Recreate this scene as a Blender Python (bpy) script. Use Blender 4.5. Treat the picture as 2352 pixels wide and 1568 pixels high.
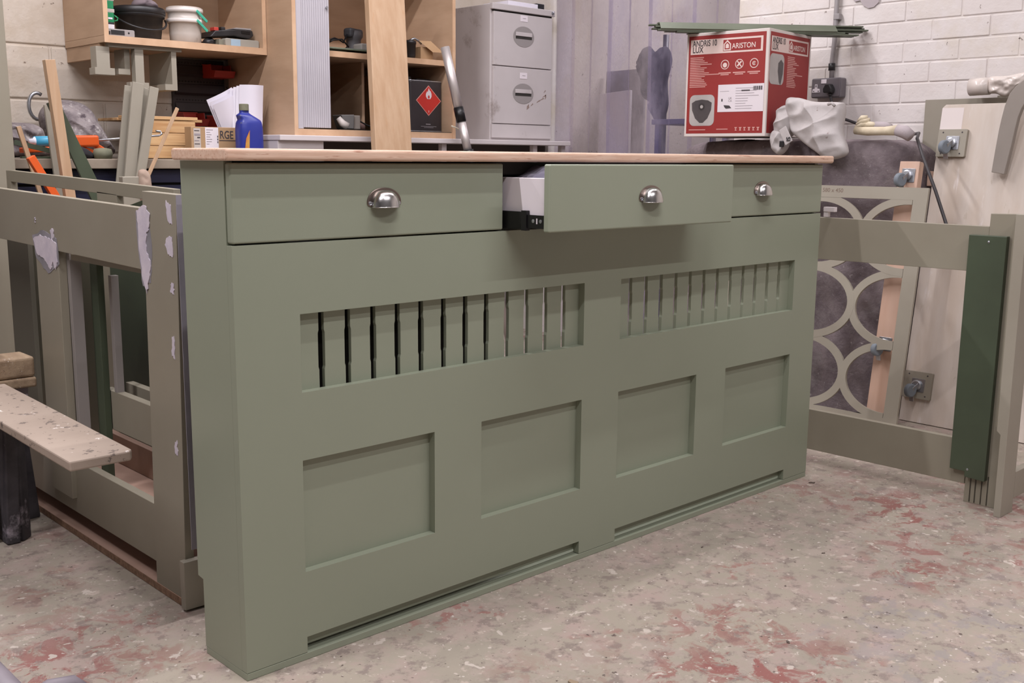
import bpy, bmesh, math, random
from mathutils import Vector, Matrix, noise
random.seed(11)
for o in list(bpy.data.objects): bpy.data.objects.remove(o)
sc = bpy.context.scene
COL = sc.collection
R = math.radians

# ------------------------------------------------------------------ camera
cam_d = bpy.data.cameras.new('camera'); cam = bpy.data.objects.new('camera', cam_d); COL.objects.link(cam)
cam_d.sensor_width = 36.0; cam_d.lens = 37.21; cam_d.clip_start = .02
yaw, pitch, roll = R(43.530), R(-9.880), R(0.497)
fw = Vector((math.sin(yaw)*math.cos(pitch), math.cos(yaw)*math.cos(pitch), math.sin(pitch)))
rt = Vector((math.cos(yaw), -math.sin(yaw), 0)); up = rt.cross(fw)
r2 = rt*math.cos(roll)+up*math.sin(roll); u2 = up*math.cos(roll)-rt*math.sin(roll)
cam.matrix_world = Matrix(((r2.x,u2.x,-fw.x,-.951),(r2.y,u2.y,-fw.y,-1.741),(r2.z,u2.z,-fw.z,1.011),(0,0,0,1)))
sc.camera = cam
# ------------------------------------------------------------------ world, lights, exposure
w = bpy.data.worlds.new('world'); sc.world = w; w.use_nodes = True
w.node_tree.nodes['Background'].inputs[0].default_value = (.9,.88,.9,1); w.node_tree.nodes['Background'].inputs[1].default_value = .05
vs = sc.view_settings; vs.view_transform = 'Standard'; vs.look = 'None'; vs.gamma = 1; vs.use_curve_mapping = False
vs.exposure = -0.02
LAMPCOL = (1.0, .955, 1.0)
# ceiling battens: (x, y, watts, z)
LAMPS = [(-.45,-1.75,44,2.98), (1.25,-2.75,43,2.98), (-1.35,.3,64,2.98), (.55,1.60,52,2.98), (2.45,-.50,14,2.98), (2.2,1.35,36,2.98), (.7,-.70,28,2.98)]
BACKLAMP = (4.9,2.0,34,2.75)

# ------------------------------------------------------------------ materials
def lin(c):
    f = lambda v: (v/255/12.92) if v/255 <= .04045 else ((v/255+.055)/1.055)**2.4
    return (f(c[0]), f(c[1]), f(c[2]), 1)
def M(name, c, rough=.5, metal=0, c2=None, ns=5, st=(1,1,1), lo=.35, hi=.65, det=4, bump=0, bs=80, spots=(), spec=.5, world=False, rvar=0):
    m = bpy.data.materials.new(name); m.use_nodes = True
    nt = m.node_tree; N = nt.nodes; L = nt.links; b = N['Principled BSDF']
    b.inputs['Roughness'].default_value = rough; b.inputs['Metallic'].default_value = metal
    b.inputs['Specular IOR Level'].default_value = spec
    tc = N.new('ShaderNodeTexCoord'); mp = N.new('ShaderNodeMapping'); mp.inputs['Scale'].default_value = st
    if world:
        g = N.new('ShaderNodeNewGeometry'); L.new(g.outputs['Position'], mp.inputs[0])
    else: L.new(tc.outputs['Object'], mp.inputs[0])
    def noi(s, d=4, vec=None, ro=.6, dist=0):
        n = N.new('ShaderNodeTexNoise'); n.inputs['Scale'].default_value = s; n.inputs['Detail'].default_value = d
        n.inputs['Roughness'].default_value = ro; n.inputs['Distortion'].default_value = dist
        L.new(mp.outputs[0], n.inputs[0]); return n
    def ramp(src, a, bb):
        r = N.new('ShaderNodeMapRange'); r.inputs[1].default_value = a; r.inputs[2].default_value = bb; L.new(src, r.inputs[0]); return r.outputs[0]
    def mix(fac, ca, cb):
        x = N.new('ShaderNodeMix'); x.data_type = 'RGBA'
        L.new(fac, x.inputs[0])
        for i, v in ((6, ca), (7, cb)):
            if isinstance(v, tuple): x.inputs[i].default_value = v
            else: L.new(v, x.inputs[i])
        return x.outputs[2]
    cur = lin(c)
    if c2 is not None:
        cur = mix(ramp(noi(ns, det).outputs[0], lo, hi), lin(c), lin(c2))
    for (sc_, ss, a, bb) in spots:
        cur = mix(ramp(noi(ss, 5, ro=.65).outputs[0], a, bb), cur, lin(sc_))
    if isinstance(cur, tuple): b.inputs['Base Color'].default_value = cur
    else: L.new(cur, b.inputs['Base Color'])
    if bump:
        bp = N.new('ShaderNodeBump'); bp.inputs['Strength'].default_value = 1; bp.inputs['Distance'].default_value = bump
        L.new(noi(bs, 5).outputs[0], bp.inputs['Height']); L.new(bp.outputs[0], b.inputs['Normal'])
    if rvar:
        L.new(ramp(noi(ns*2).outputs[0], .3-.0, .7), (x:=N.new('ShaderNodeMath')).inputs[0]); x.operation='MULTIPLY_ADD'; x.inputs[1].default_value=rvar; x.inputs[2].default_value=rough
        L.new(x.outputs[0], b.inputs['Roughness'])
    return m
SAGE   = M('sage_paint', (143,149,130), .42, c2=(140,146,127), ns=1.6, bump=.00006, bs=350)
SAGE2  = M('sage_paint_dusty', (144,138,122), .5, c2=(137,130,114), ns=2.2, bump=.0001, bs=200)
STONE  = M('stone_paint', (156,150,136), .5, c2=(149,142,128), ns=3, bump=.0001, bs=200)
DGREEN = M('dark_green_paint', (72,82,64), .45, c2=(66,74,58), ns=4, bump=.00012, bs=180)
FILLER = M('white_filler', (205,196,204), .85, c2=(188,180,192), ns=22, bump=.0004, bs=120)
PRIMER = M('grey_primer', (150,145,153), .8, c2=(120,118,122), ns=9, st=(1,1,.4), bump=.0003, bs=90)
OAK    = M('oak_top', (214,184,162), .55, c2=(204,168,144), ns=1, st=(9,120,150), lo=.4, hi=.62, det=3, spots=(((172,128,106),1.3,.585,.64),), bump=.0001, bs=2)
PINE   = M('pine', (190,160,130), .6, c2=(178,145,113), ns=4, st=(7,7,.55), lo=.35, hi=.65, spots=(((184,146,110),5,.62,.74),), bump=.0002, bs=40)
PINEX  = M('pine_x', (206,170,124), .6, c2=(180,136,90), ns=4, st=(.5,8,8), lo=.4, hi=.62, bump=.0002, bs=40)
PLY    = M('birch_ply', (190,160,132), .6, c2=(178,148,120), ns=3, st=(1,1,5), bump=.0001, bs=60)
PLYE   = M('ply_edge', (208,174,142), .6, c2=(186,150,118), ns=6, st=(1,1,1))
MDF    = M('raw_mdf', (176,146,130), .8, c2=(162,132,116), ns=5, spots=(((120,92,76),7,.70,.74),), bump=.0001, bs=200)
CHIP   = M('chipboard', (160,128,104), .85, c2=(126,98,78), ns=70, bump=.0006, bs=160)
WHITEP = M('white_melamine', (214,206,206), .4, c2=(206,198,198), ns=3)
WHITEB = M('white_drawer_board', (222,214,218), .45)
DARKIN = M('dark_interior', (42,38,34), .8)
BLACKP = M('black_plastic', (28,27,29), .45, c2=(48,46,46), ns=12, lo=.45, hi=.8)
BLACKM = M('black_steel', (22,21,22), .4, metal=.2)
NICKEL = M('brushed_nickel', (206,204,202), .24, metal=1, bump=.00004, bs=500)
DNICK  = M('nickel_shadow_plate', (150,136,128), .3, metal=1)
ZINC   = M('zinc', (190,192,196), .35, metal=.9, c2=(160,162,168), ns=30)
STEEL  = M('steel_tube', (222,214,210), .42, metal=.65, c2=(196,188,186), ns=20, st=(1,1,.2))
GRUB   = M('grey_rubber', (118,126,134), .6)
FILEG  = M('office_grey_enamel', (196,189,188), .45, c2=(188,181,180), ns=3, spots=(((160,150,146),6,.62,.72),))
CARD   = M('cardboard', (176,144,108), .8, c2=(164,132,98), ns=4)
PAPER  = M('paper', (226,222,232), .8)
LABEL  = M('paper_label', (224,216,220), .7)
INK    = M('print_ink', (66,60,62), .7)
INKL   = M('print_ink_pale', (150,142,146), .7)
RED    = M('red_print', (150,44,40), .55, c2=(142,38,36), ns=2)
REDW   = M('white_print', (222,200,192), .55)
REDP   = M('pale_red_print', (205,150,142), .6)
RBIN   = M('red_plastic', (182,58,48), .45)
BLUE   = M('blue_plastic', (44,54,140), .35, c2=(36,46,124), ns=3)
DUST   = M('dusty_plastic', (128,126,104), .85, c2=(100,102,84), ns=12)
ORANGE = M('orange_enamel', (220,92,34), .4)
CYAN   = M('blue_cartridge', (70,160,196), .4)
GREENP = M('green_plastic', (28,130,82), .4)
TEAL   = M('teal_plastic', (70,176,150), .45)
CLEARG = M('milky_plastic', (190,182,174), .35, c2=(176,168,160), ns=8, spots=(((140,136,132),9,.62,.7),))
NAVY   = M('navy_steel', (34,36,66), .5, c2=(26,28,52), ns=3)
LAMIN  = M('bench_top', (150,138,122), .6, c2=(126,112,98), ns=8)
FELT   = M('grey_felt', (142,134,134), 1, c2=(110,102,104), ns=16, lo=.38, hi=.62, spots=(((166,160,158),34,.56,.64),((84,76,80),12,.6,.66)), bump=.006, bs=45, spec=.1)
BLANK  = M('charcoal_blanket', (138,127,129), 1, c2=(106,96,99), ns=9, spots=(((160,152,152),60,.63,.68),((138,130,130),7,.55,.7)), bump=.004, bs=70, spec=.1)
HOOD   = M('grey_fleece', (186,180,178), 1, c2=(176,170,168), ns=9, spots=(((140,126,122),20,.66,.70),), bump=.0012, bs=60, spec=.1)
CREAM  = M('cream_cotton', (216,204,180), 1, c2=(200,186,160), ns=16, bump=.0012, bs=110, spec=.1)
GCUFF  = M('grey_cuff', (176,166,168), 1, bump=.0008, bs=150, spec=.1)
PEGB   = M('louvre_panel_grey', (62,54,54), .5, c2=(54,47,48), ns=4)
SOCK   = M('metal_clad_grey', (112,106,110), .45, c2=(104,98,102), ns=8)
CONDU  = M('grey_conduit', (150,144,144), .5)
WOODD  = M('weathered_wood', (160,138,112), .75, c2=(128,106,84), ns=5, st=(5,1,5), spots=(((92,70,56),8,.60,.66),((206,198,190),26,.64,.68)), bump=.0008, bs=60)
SPATT  = M('spattered_board', (168,152,138), .75, c2=(158,142,128), ns=4, spots=(((112,100,92),38,.605,.63),((222,214,208),24,.66,.69)), bump=.0006, bs=60)
LEGB   = M('trestle_leg', (76,72,76), .7, c2=(56,53,57), ns=16, spots=(((158,150,158),8,.58,.66),), bump=.001, bs=60)
WBOARD = M('worn_white_board', (206,196,186), .6, c2=(196,182,168), ns=4, st=(1,3,.6), spots=(((172,158,138),14,.64,.74),((218,210,206),6,.6,.7)), bump=.0003, bs=60)
TAMB   = M('tambour_grey', (184,180,186), .45, c2=(176,172,178), ns=4)
PLASTW = M('polythene', (216,206,198), .25)
CHIPM  = M('debris', (150,132,110), .8)
TANGREY= M('stand_grey', (128,120,126), .5, c2=(110,102,108), ns=6)

# floor: old painted concrete, flaking, with red and white paint
def floor_mat():
    m = bpy.data.materials.new('painted_concrete'); m.use_nodes = True
    nt = m.node_tree; N = nt.nodes; L = nt.links; b = N['Principled BSDF']; b.inputs['Roughness'].default_value = .62; b.inputs['Specular IOR Level'].default_value=.4
    g = N.new('ShaderNodeNewGeometry')
    def noi(s, d=5, ro=.6, off=0, dist=0, st=(1,1,1)):
        mp = N.new('ShaderNodeMapping'); mp.inputs['Location'].default_value = (off, off*1.7, 0); mp.inputs['Scale'].default_value = st
        L.new(g.outputs['Position'], mp.inputs[0])
        n = N.new('ShaderNodeTexNoise'); n.inputs['Scale'].default_value = s; n.inputs['Detail'].default_value = d; n.inputs['Roughness'].default_value = ro; n.inputs['Distortion'].default_value = dist
        L.new(mp.outputs[0], n.inputs[0]); return n.outputs[0]
    def rng(src, a, bb, t0=0, t1=1):
        r = N.new('ShaderNodeMapRange'); r.inputs[1].default_value = a; r.inputs[2].default_value = bb; r.inputs[3].default_value = t0; r.inputs[4].default_value = t1; L.new(src, r.inputs[0]); return r.outputs[0]
    def mul(a, bb):
        x = N.new('ShaderNodeMath'); x.operation = 'MULTIPLY'; L.new(a, x.inputs[0]); L.new(bb, x.inputs[1]); return x.outputs[0]
    def mix(fac, ca, cb):
        x = N.new('ShaderNodeMix'); x.data_type = 'RGBA'; L.new(fac, x.inputs[0])
        for i, v in ((6, ca), (7, cb)):
            if isinstance(v, tuple): x.inputs[i].default_value = lin(v)
            else: L.new(v, x.inputs[i])
        return x.outputs[2]
    c = mix(rng(noi(1.6,5,.6,2), .35,.65), (166,156,141), (150,142,129))
    c = mix(rng(noi(7,6,.7,9), .48,.62), c, (168,150,141))
    c = mix(rng(noi(20,6,.72,4), .52,.60,0,.8), c, (132,119,112))
    c = mix(rng(noi(12,6,.7,90), .53,.60,0,.8), c, (166,153,142))
    c = mix(rng(noi(30,5,.6,40), .60,.66), c, (180,166,154))
    redm = mul(rng(noi(1.3,3,.5,31.4), .50,.60), rng(noi(13,6,.74,5,.6), .50,.56))
    c = mix(mul(redm, rng(noi(3,2,.5,8), .3,.6,.45,.85)), c, (140,82,77))
    c = mix(mul(rng(noi(2.2,4,.6,77),.56,.62), rng(noi(24,5,.65,61),.52,.57,0,.7)), c, (148,98,92))
    c = mix(mul(rng(noi(.9,3,.5,55), .57,.64), rng(noi(13,5,.65,14), .52,.56,0,.4)), c, (140,134,138))
    c = mix(rng(noi(26,4,.55,21,.4), .645,.675), c, (192,181,170))
    c = mix(rng(noi(9,5,.6,71,.6), .70,.72), c, (196,185,174))
    c = mix(rng(noi(75,3,.5,27), .675,.70), c, (200,190,181))
    c = mix(rng(noi(55,4,.6,33), .655,.685), c, (98,85,79))
    L.new(c, b.inputs['Base Color'])
    bp = N.new('ShaderNodeBump'); bp.inputs['Distance'].default_value = .0012; L.new(noi(26,6,.65,3), bp.inputs['Height']); L.new(bp.outputs[0], b.inputs['Normal'])
    return m
FLOOR = floor_mat()
def wall_mat(name, c, c2, c3, ns, bump, bs, chip, pit):
    m = M(name, c, .7, c2=c2, ns=ns, lo=.3, hi=.7, spots=((c3, 2.2, .50, .68),(chip, 6, .70, .715),(pit, 30, .665, .69)), bump=bump, bs=bs, world=True)
    return m
BRICK  = wall_mat('painted_brick', (224,218,215), (216,208,203), (210,200,186), 5, .0022, 30, (176,168,168), (120,106,98))
BLOCK  = wall_mat('painted_block', (216,206,194), (208,197,183), (196,182,164), 4, .0022, 55, (196,180,164), (128,110,96))
PLAIN  = M('plain_wall', (104,104,104), .8, c2=(96,96,96), ns=2, bump=.001, bs=30, world=True)
CEIL   = M('ceiling_paint', (150,150,150), .9)

# ------------------------------------------------------------------ mesh helpers
class MB:
    def __init__(s, m=None): s.v = []; s.f = []; s.m = m or Matrix()
    def add(s, vs_, fs):
        n = len(s.v); s.v += [s.m @ Vector(v) for v in vs_]; s.f += [tuple(i+n for i in f) for f in fs]; return s
    def box(s, x0, x1, y0, y1, z0, z1):
        return s.add([(x0,y0,z0),(x1,y0,z0),(x1,y1,z0),(x0,y1,z0),(x0,y0,z1),(x1,y0,z1),(x1,y1,z1),(x0,y1,z1)],
                     [(0,3,2,1),(4,5,6,7),(0,1,5,4),(1,2,6,5),(2,3,7,6),(3,0,4,7)])
    def prism(s, poly, a, b, ax='x'):
        n = len(poly)
        g = {'x': lambda p, t: (t, p[0], p[1]), 'y': lambda p, t: (p[0], t, p[1]), 'z': lambda p, t: (p[0], p[1], t)}[ax]
        vs_ = [g(p, a) for p in poly]+[g(p, b) for p in poly]
        return s.add(vs_, [tuple(range(n))[::-1], tuple(range(n, 2*n))]+[(i, (i+1) % n, n+(i+1) % n, n+i) for i in range(n)])
    def tube(s, pts, r, n=10, cap=True):
        pts = [Vector(p) for p in pts]; rr = r if isinstance(r, (list, tuple)) else [r]*len(pts)
        vs_, fs = [], []; prev = None
        for i, p in enumerate(pts):
            t = (pts[min(i+1, len(pts)-1)]-pts[max(i-1, 0)]).normalized()
            a = Vector((0,0,1)) if abs(t.z) < .9 else Vector((1,0,0))
            if prev is not None: a = prev
            u = (a - t*a.dot(t)).normalized(); v = t.cross(u); prev = u
            for k in range(n):
                an = 2*math.pi*k/n; vs_.append(p+(u*math.cos(an)+v*math.sin(an))*rr[i])
        for i in range(len(pts)-1):
            for k in range(n): fs.append((i*n+k, i*n+(k+1) % n, (i+1)*n+(k+1) % n, (i+1)*n+k))
        if cap: fs += [tuple(range(n))[::-1], tuple(range((len(pts)-1)*n, len(pts)*n))]
        return s.add(vs_, fs)
    def bar(s, p0, p1, w_, t, side=(0,1,0), w1=None):
        # straight board from p0 to p1; w_ across, t along 'side'
        p0, p1 = Vector(p0), Vector(p1); d = (p1-p0).normalized(); n = Vector(side); n = (n-d*n.dot(d)).normalized(); c = d.cross(n)
        w1 = w_ if w1 is None else w1
        vs_ = []
        for p, ww in ((p0, w_), (p1, w1)):
            for a, b in ((-1,-1),(1,-1),(1,1),(-1,1)): vs_.append(p+c*a*ww/2+n*b*t/2)
        return s.add(vs_, [(0,3,2,1),(4,5,6,7),(0,1,5,4),(1,2,6,5),(2,3,7,6),(3,0,4,7)])
    def lathe(s, prof, c=(0,0,0), n=24, ax=2):
        vs_, fs = [], []
        for r, h in prof:
            for k in range(n):
                an = 2*math.pi*k/n; a, b = r*math.cos(an), r*math.sin(an)
                p = {2: (a,b,h), 1: (a,h,b), 0: (h,a,b)}[ax]; vs_.append((c[0]+p[0], c[1]+p[1], c[2]+p[2]))
        for i in range(len(prof)-1):
            for k in range(n): fs.append((i*n+k, i*n+(k+1) % n, (i+1)*n+(k+1) % n, (i+1)*n+k))
        fs += [tuple(range(n))[::-1], tuple(range((len(prof)-1)*n, len(prof)*n))]
        return s.add(vs_, fs)
    def plate(s, xs, zs, holes, y0, y1):
        # watertight plate in x-z with rectangular holes (index ranges in the cut lists)
        solid = [[not any(a <= i < b and c <= j < d for a, b, c, d in holes) for j in range(len(zs)-1)] for i in range(len(xs)-1)]
        S = lambda i, j: 0 <= i < len(xs)-1 and 0 <= j < len(zs)-1 and solid[i][j]
        for i in range(len(xs)-1):
            for j in range(len(zs)-1):
                if not solid[i][j]: continue
                a, b, c, d = xs[i], xs[i+1], zs[j], zs[j+1]
                q = lambda *p: s.add(p, [(0,1,2,3)])
                q((a,y0,c),(b,y0,c),(b,y0,d),(a,y0,d)); q((a,y1,c),(a,y1,d),(b,y1,d),(b,y1,c))
                if not S(i-1,j): q((a,y0,c),(a,y0,d),(a,y1,d),(a,y1,c))
                if not S(i+1,j): q((b,y0,c),(b,y1,c),(b,y1,d),(b,y0,d))
                if not S(i,j-1): q((a,y0,c),(a,y1,c),(b,y1,c),(b,y0,c))
                if not S(i,j+1): q((a,y0,d),(b,y0,d),(b,y1,d),(a,y1,d))
        return s
    def grid(s, fn, nu, nv, cu=False):
        vs_ = [fn(i/nu if cu else i/(nu-1), j/(nv-1)) for j in range(nv) for i in range(nu)]
        fs = []
        for j in range(nv-1):
            for i in range(nu if cu else nu-1):
                k = (i+1) % nu; fs.append((j*nu+i, j*nu+k, (j+1)*nu+k, (j+1)*nu+i))
        return s.add(vs_, fs)
    def pillow(s, outline, depth, ax=Vector((-1,0,0)), wr=.01, ws=14, rings=12, back=.3, sub=4, seed=0, folds=()):
        # soft lump: a closed star-shaped outline bulging along ax, wrinkled with noise
        P = [Vector(p) for p in outline]; n0 = len(P); pts = []
        for i in range(n0):
            a, b, c, d = P[i-1], P[i], P[(i+1) % n0], P[(i+2) % n0]
            for k in range(sub):
                t = k/sub; pts.append(.5*((2*b)+(c-a)*t+(2*a-5*b+4*c-d)*t*t+(3*b-a-3*c+d)*t**3))
        cen = sum(pts, Vector())/len(pts); n = len(pts); vs_, fs = [], []
        for side in (1, -1):
            for r in range(rings):
                k = 1-r/(rings-.5)
                for p in pts:
                    q = cen+(p-cen)*k; h = math.sqrt(max(0, 1-k**2.4))*depth
                    h = h if side > 0 else -h*back
                    q = q+ax*h
                    nn = noise.noise(q*ws+Vector((seed,0,0)))+.5*noise.noise(q*ws*2.3+Vector((0,seed,0)))
                    fo = sum(am*(1-2*abs(math.sin(q.dot(Vector(fv))+2.2*noise.noise(q*9+Vector((seed,7,3)))))**.8) for fv, am in folds)
                    vs_.append(q+ax*(nn*wr+fo)*(1 if side > 0 else .3)*(1-k**6 if r else 0))
        m0 = rings*n
        for base, flip in ((0, False), (m0, True)):
            for r in range(rings-1):
                for i in range(n):
                    k = (i+1) % n; f = (base+r*n+i, base+r*n+k, base+(r+1)*n+k, base+(r+1)*n+i); fs.append(f[::-1] if flip else f)
            f = tuple(base+(rings-1)*n+i for i in range(n)); fs.append(f[::-1] if flip else f)
        return s.add(vs_, fs)
    def build(s, name, mat, parent=None, bevel=0, smooth=False, seg=2, merge=1e-5, ang=35):
        me = bpy.data.meshes.new(name); bm = bmesh.new()
        vv = [bm.verts.new(v) for v in s.v]
        for f in s.f:
            try: bm.faces.new([vv[i] for i in f])
            except ValueError: pass
        if merge: bmesh.ops.remove_doubles(bm, verts=bm.verts, dist=merge)
        bmesh.ops.recalc_face_normals(bm, faces=bm.faces)
        org = Vector()
        if parent is None:
            xs = [v.co.x for v in bm.verts]; ys = [v.co.y for v in bm.verts]; zs = [v.co.z for v in bm.verts]
            org = Vector(((min(xs)+max(xs))/2, (min(ys)+max(ys))/2, min(zs)))
        else:
            p = parent
            while p is not None: org += p.location; p = p.parent
        for v in bm.verts: v.co -= org
        bm.to_mesh(me); bm.free()
        o = bpy.data.objects.new(name, me); COL.objects.link(o)
        if parent is None: o.location = org
        else: o.parent = parent
        me.materials.append(mat)
        if smooth:
            for p in me.polygons: p.use_smooth = True
        if bevel:
            b = o.modifiers.new('bevel', 'BEVEL'); b.width = bevel; b.segments = seg; b.limit_method = 'ANGLE'; b.angle_limit = R(ang); b.harden_normals = False
        return o
def tag(o, label, cat, group=None, kind=None):
    if label: o['label'] = label
    if cat: o['category'] = cat
    if group: o['group'] = group
    if kind: o['kind'] = kind
    return o
def thing(name, label, cat, loc=(0,0,0), group=None):
    o = bpy.data.objects.new(name, None); COL.objects.link(o); o.location = loc; o.empty_display_size = .05
    return tag(o, label, cat, group)
def struct(o): o['kind'] = 'structure'; return o
def B(*a): return MB().box(*a)
def text(name, s, size, mat, parent, mtx, depth=.0004, align='LEFT', sx=1.0):
    cu = bpy.data.curves.new(name, 'FONT'); cu.body = s; cu.size = size; cu.offset = size*.012; cu.extrude = depth; cu.align_x = align
    t = bpy.data.objects.new('tmp', cu); COL.objects.link(t)
    me = bpy.data.meshes.new_from_object(t.evaluated_get(bpy.context.evaluated_depsgraph_get()))
    bpy.data.objects.remove(t)
    org = Vector(); p = parent
    while p is not None: org += p.location; p = p.parent
    me.transform(Matrix.Translation(-org) @ mtx @ Matrix.Diagonal((sx,1,1,1)))
    me.name = name; me.materials.clear(); me.materials.append(mat)
    o = bpy.data.objects.new(name, me); COL.objects.link(o); o.parent = parent; return o
def frame(o, u, v):
    # local frame: u right, v up, w = u x v out of the face
    o, u, v = Vector(o), Vector(u).normalized(), Vector(v).normalized(); w_ = u.cross(v)
    return Matrix(((u.x,v.x,w_.x,o.x),(u.y,v.y,w_.y,o.y),(u.z,v.z,w_.z,o.z),(0,0,0,1)))
def rrect(x0, x1, y0, y1, r, n=5):
    out = []
    for cx, cy, a0 in ((x1-r,y1-r,0),(x0+r,y1-r,90),(x0+r,y0+r,180),(x1-r,y0+r,270)):
        for k in range(n+1): a = R(a0+90*k/n); out.append((cx+r*math.cos(a), cy+r*math.sin(a)))
    return out
def circ(cx, cy, r, n=24): return [(cx+r*math.cos(2*math.pi*k/n), cy+r*math.sin(2*math.pi*k/n)) for k in range(n)]
def ring_mb(mb, cx, cy, r0, r1, z0, z1, a0=0, a1=360, n=32):
    for k in range(n):
        t0, t1 = R(a0+(a1-a0)*k/n), R(a0+(a1-a0)*(k+1)/n)
        mb.prism([(cx+r0*math.cos(t0),cy+r0*math.sin(t0)),(cx+r1*math.cos(t0),cy+r1*math.sin(t0)),(cx+r1*math.cos(t1),cy+r1*math.sin(t1)),(cx+r0*math.cos(t1),cy+r0*math.sin(t1))], z0, z1, 'z')
    return mb

# ------------------------------------------------------------------ lamps (battens on the ceiling)
def batten(x, y, watt, z, i, length=1.5):
    t = thing('ceiling_light', ['white fluorescent batten on the ceiling above the camera','white fluorescent batten on the ceiling in front of the green cabinet','white fluorescent batten on the ceiling left of the carcass',
        'white fluorescent batten on the ceiling between the green cabinet and the workbench','white fluorescent batten on the ceiling above the right-hand frame','white fluorescent batten on the ceiling in front of the filing cabinet','white fluorescent batten on the ceiling straight above the open drawer',
        'white fluorescent batten in the room behind the strip curtain'][i], 'ceiling light', (x,y,z), 'ceiling battens')
    B(x-length/2,x+length/2,y-.035,y+.035,z,z+.05).build('housing', WHITEP, t, .004)
    l = bpy.data.lights.new('tube_light', 'AREA'); l.shape = 'RECTANGLE'; l.size = length; l.size_y = .045; l.energy = watt; l.color = LAMPCOL
    lo = bpy.data.objects.new('tube_light', l); COL.objects.link(lo); lo.parent = t; lo.location = (0,0,-.004)
for i, (x, y, e, z) in enumerate(LAMPS): batten(x, y, e, z, i)
batten(BACKLAMP[0], BACKLAMP[1], BACKLAMP[2], BACKLAMP[3], 7, 1.2)

# ------------------------------------------------------------------ the room
struct(B(-3.4,6.6,-4.6,3.4,-.1,0).build('floor', FLOOR))
struct(B(-3.4,6.6,-4.6,3.4,3.05,3.15).build('ceiling', CEIL))
wb = struct(B(-3.4,6.6,3.06,3.2,0,3.05).build('wall_back', BLOCK))
struct(B(-3.4,-3.2,-4.6,3.06,0,3.05).build('wall_left', PLAIN))
struct(B(-3.2,6.6,-4.6,-4.4,0,3.05).build('wall_front', PLAIN))
# right wall with a doorway hung with a strip curtain
wr = struct(MB().plate([-4.4,1.30,2.56,3.06],[0,2.35,3.05],[(1,2,0,1)],0,.18).build('wall_right', BRICK))
# plate was made in x-z: turn it into y-z at x = 3.4
for v in wr.data.vertices:
    p = v.co+wr.location; v.co = Vector((3.405+p.y, p.x, p.z))
wr.location = (0,0,0); wr.data.flip_normals()
struct(B(6.5,6.6,-4.6,3.2,0,3.05).build('wall_far', PLAIN))
# painted bricks that can be told apart: pieces of the right wall
bm0 = None; rows = 16; L_, H_ = .2315, .0775; pit_y, pit_z = .238, .0838
for r in range(rows):
    z = .665+r*pit_z
    for k in range(11):
        y1 = 1.296-k*pit_y-(pit_y/2 if r % 2 else 0); y0 = y1-L_
        if y0 < -1.3: continue
        jx = random.uniform(-.0016,.001)
        if bm0 is None:
            bm0 = B(3.4018,3.42,y0,y1,z,z+H_).build('brick', BRICK, wr, .003, seg=2); base = (y0, z); continue
        o = bm0.copy(); COL.objects.link(o); o.parent = wr; o.location = (jx, y0-base[0], z-base[1]+random.uniform(-.001,.001)); o.rotation_euler = (random.uniform(-.004,.004)*0,0,0)
    if r % 2:   # half brick at the door jamb
        B(3.4018,3.42,1.296-pit_y/2+.0065,1.296,z,z+H_).build('brick', BRICK, wr, .003)
# concrete blocks of the back wall
b0 = None
for r in range(6):
    z = .79+r*.2265
    for k in range(7):
        x0 = -.73+k*.45+(.225 if r % 2 == 0 else 0)
        if b0 is None:
            b0 = B(x0,x0+.44,3.052,3.07,z,z+.217).build('block', BLOCK, wb, .005); base = (x0, z); continue
        o = b0.copy(); COL.objects.link(o); o.parent = wb; o.location = (x0-base[0], random.uniform(-.0008,.0008), z-base[1])
# ------------------------------------------------------------------ the sage green radiator cabinet
W, D, H = 2.02, .187, 1.0
cab = thing('radiator_cabinet', 'long sage green radiator cabinet with oak top, slatted openings and an open drawer', 'cabinet', (1.01,.09,0))
FT = .019                                            # thickness of the front boards
side = [(FT+.0001,.0155),(.166,.0155),(.166,.160),(D,.163),(D,.9995),(.0185,.9995),(.0185,.8475),(FT+.0001,.8475)]
MB().prism(side,0,.017,'x').build('side_panel', SAGE, cab)
MB().prism(side,W-.017,W,'x').build('side_panel', SAGE, cab)
# base board that shows as the plinth line
B(0,W,.0,.165,0,.0152).build('plinth', SAGE, cab, .0014)
# front frame with its cut-outs
lz0, lz1, pz0, pz1 = .5554, .7097, .1876, .4185
ax0, ax1, bx0, bx1 = .140, .946, 1.082, 1.888
P4 = [(.1377,.4722),(.6096,.9436),(1.0818,1.4125),(1.5505,1.8873)]
xs = sorted([0,ax0,ax1,bx0,bx1,W]+[v for p in P4 for v in p]); zs = [.0162,.0490,pz0,pz1,lz0,lz1,.8475]
ix = {v:i for i,v in enumerate(xs)}
holes = [(ix[a],ix[b],2,3) for a,b in P4]+[(ix[ax0],ix[ax1],4,5),(ix[bx0],ix[bx1],4,5),(ix[P4[0][0]],ix[P4[1][1]],0,1),(ix[P4[2][0]],ix[P4[3][1]],0,1)]
MB().plate(xs,zs,holes,0,FT).build('front_frame', SAGE, cab, .0011)
# the side panels' front edges run flush with the frame: shaker panels sit behind it
for a,b in P4: B(a-.02,b+.02,FT+.0002,FT+.0082,pz0-.02,pz1+.02).build('panel', SAGE, cab)
B(.02,W-.02,FT+.0002,FT+.0082,.024,.14).build('lower_backing', SAGE, cab)
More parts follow.
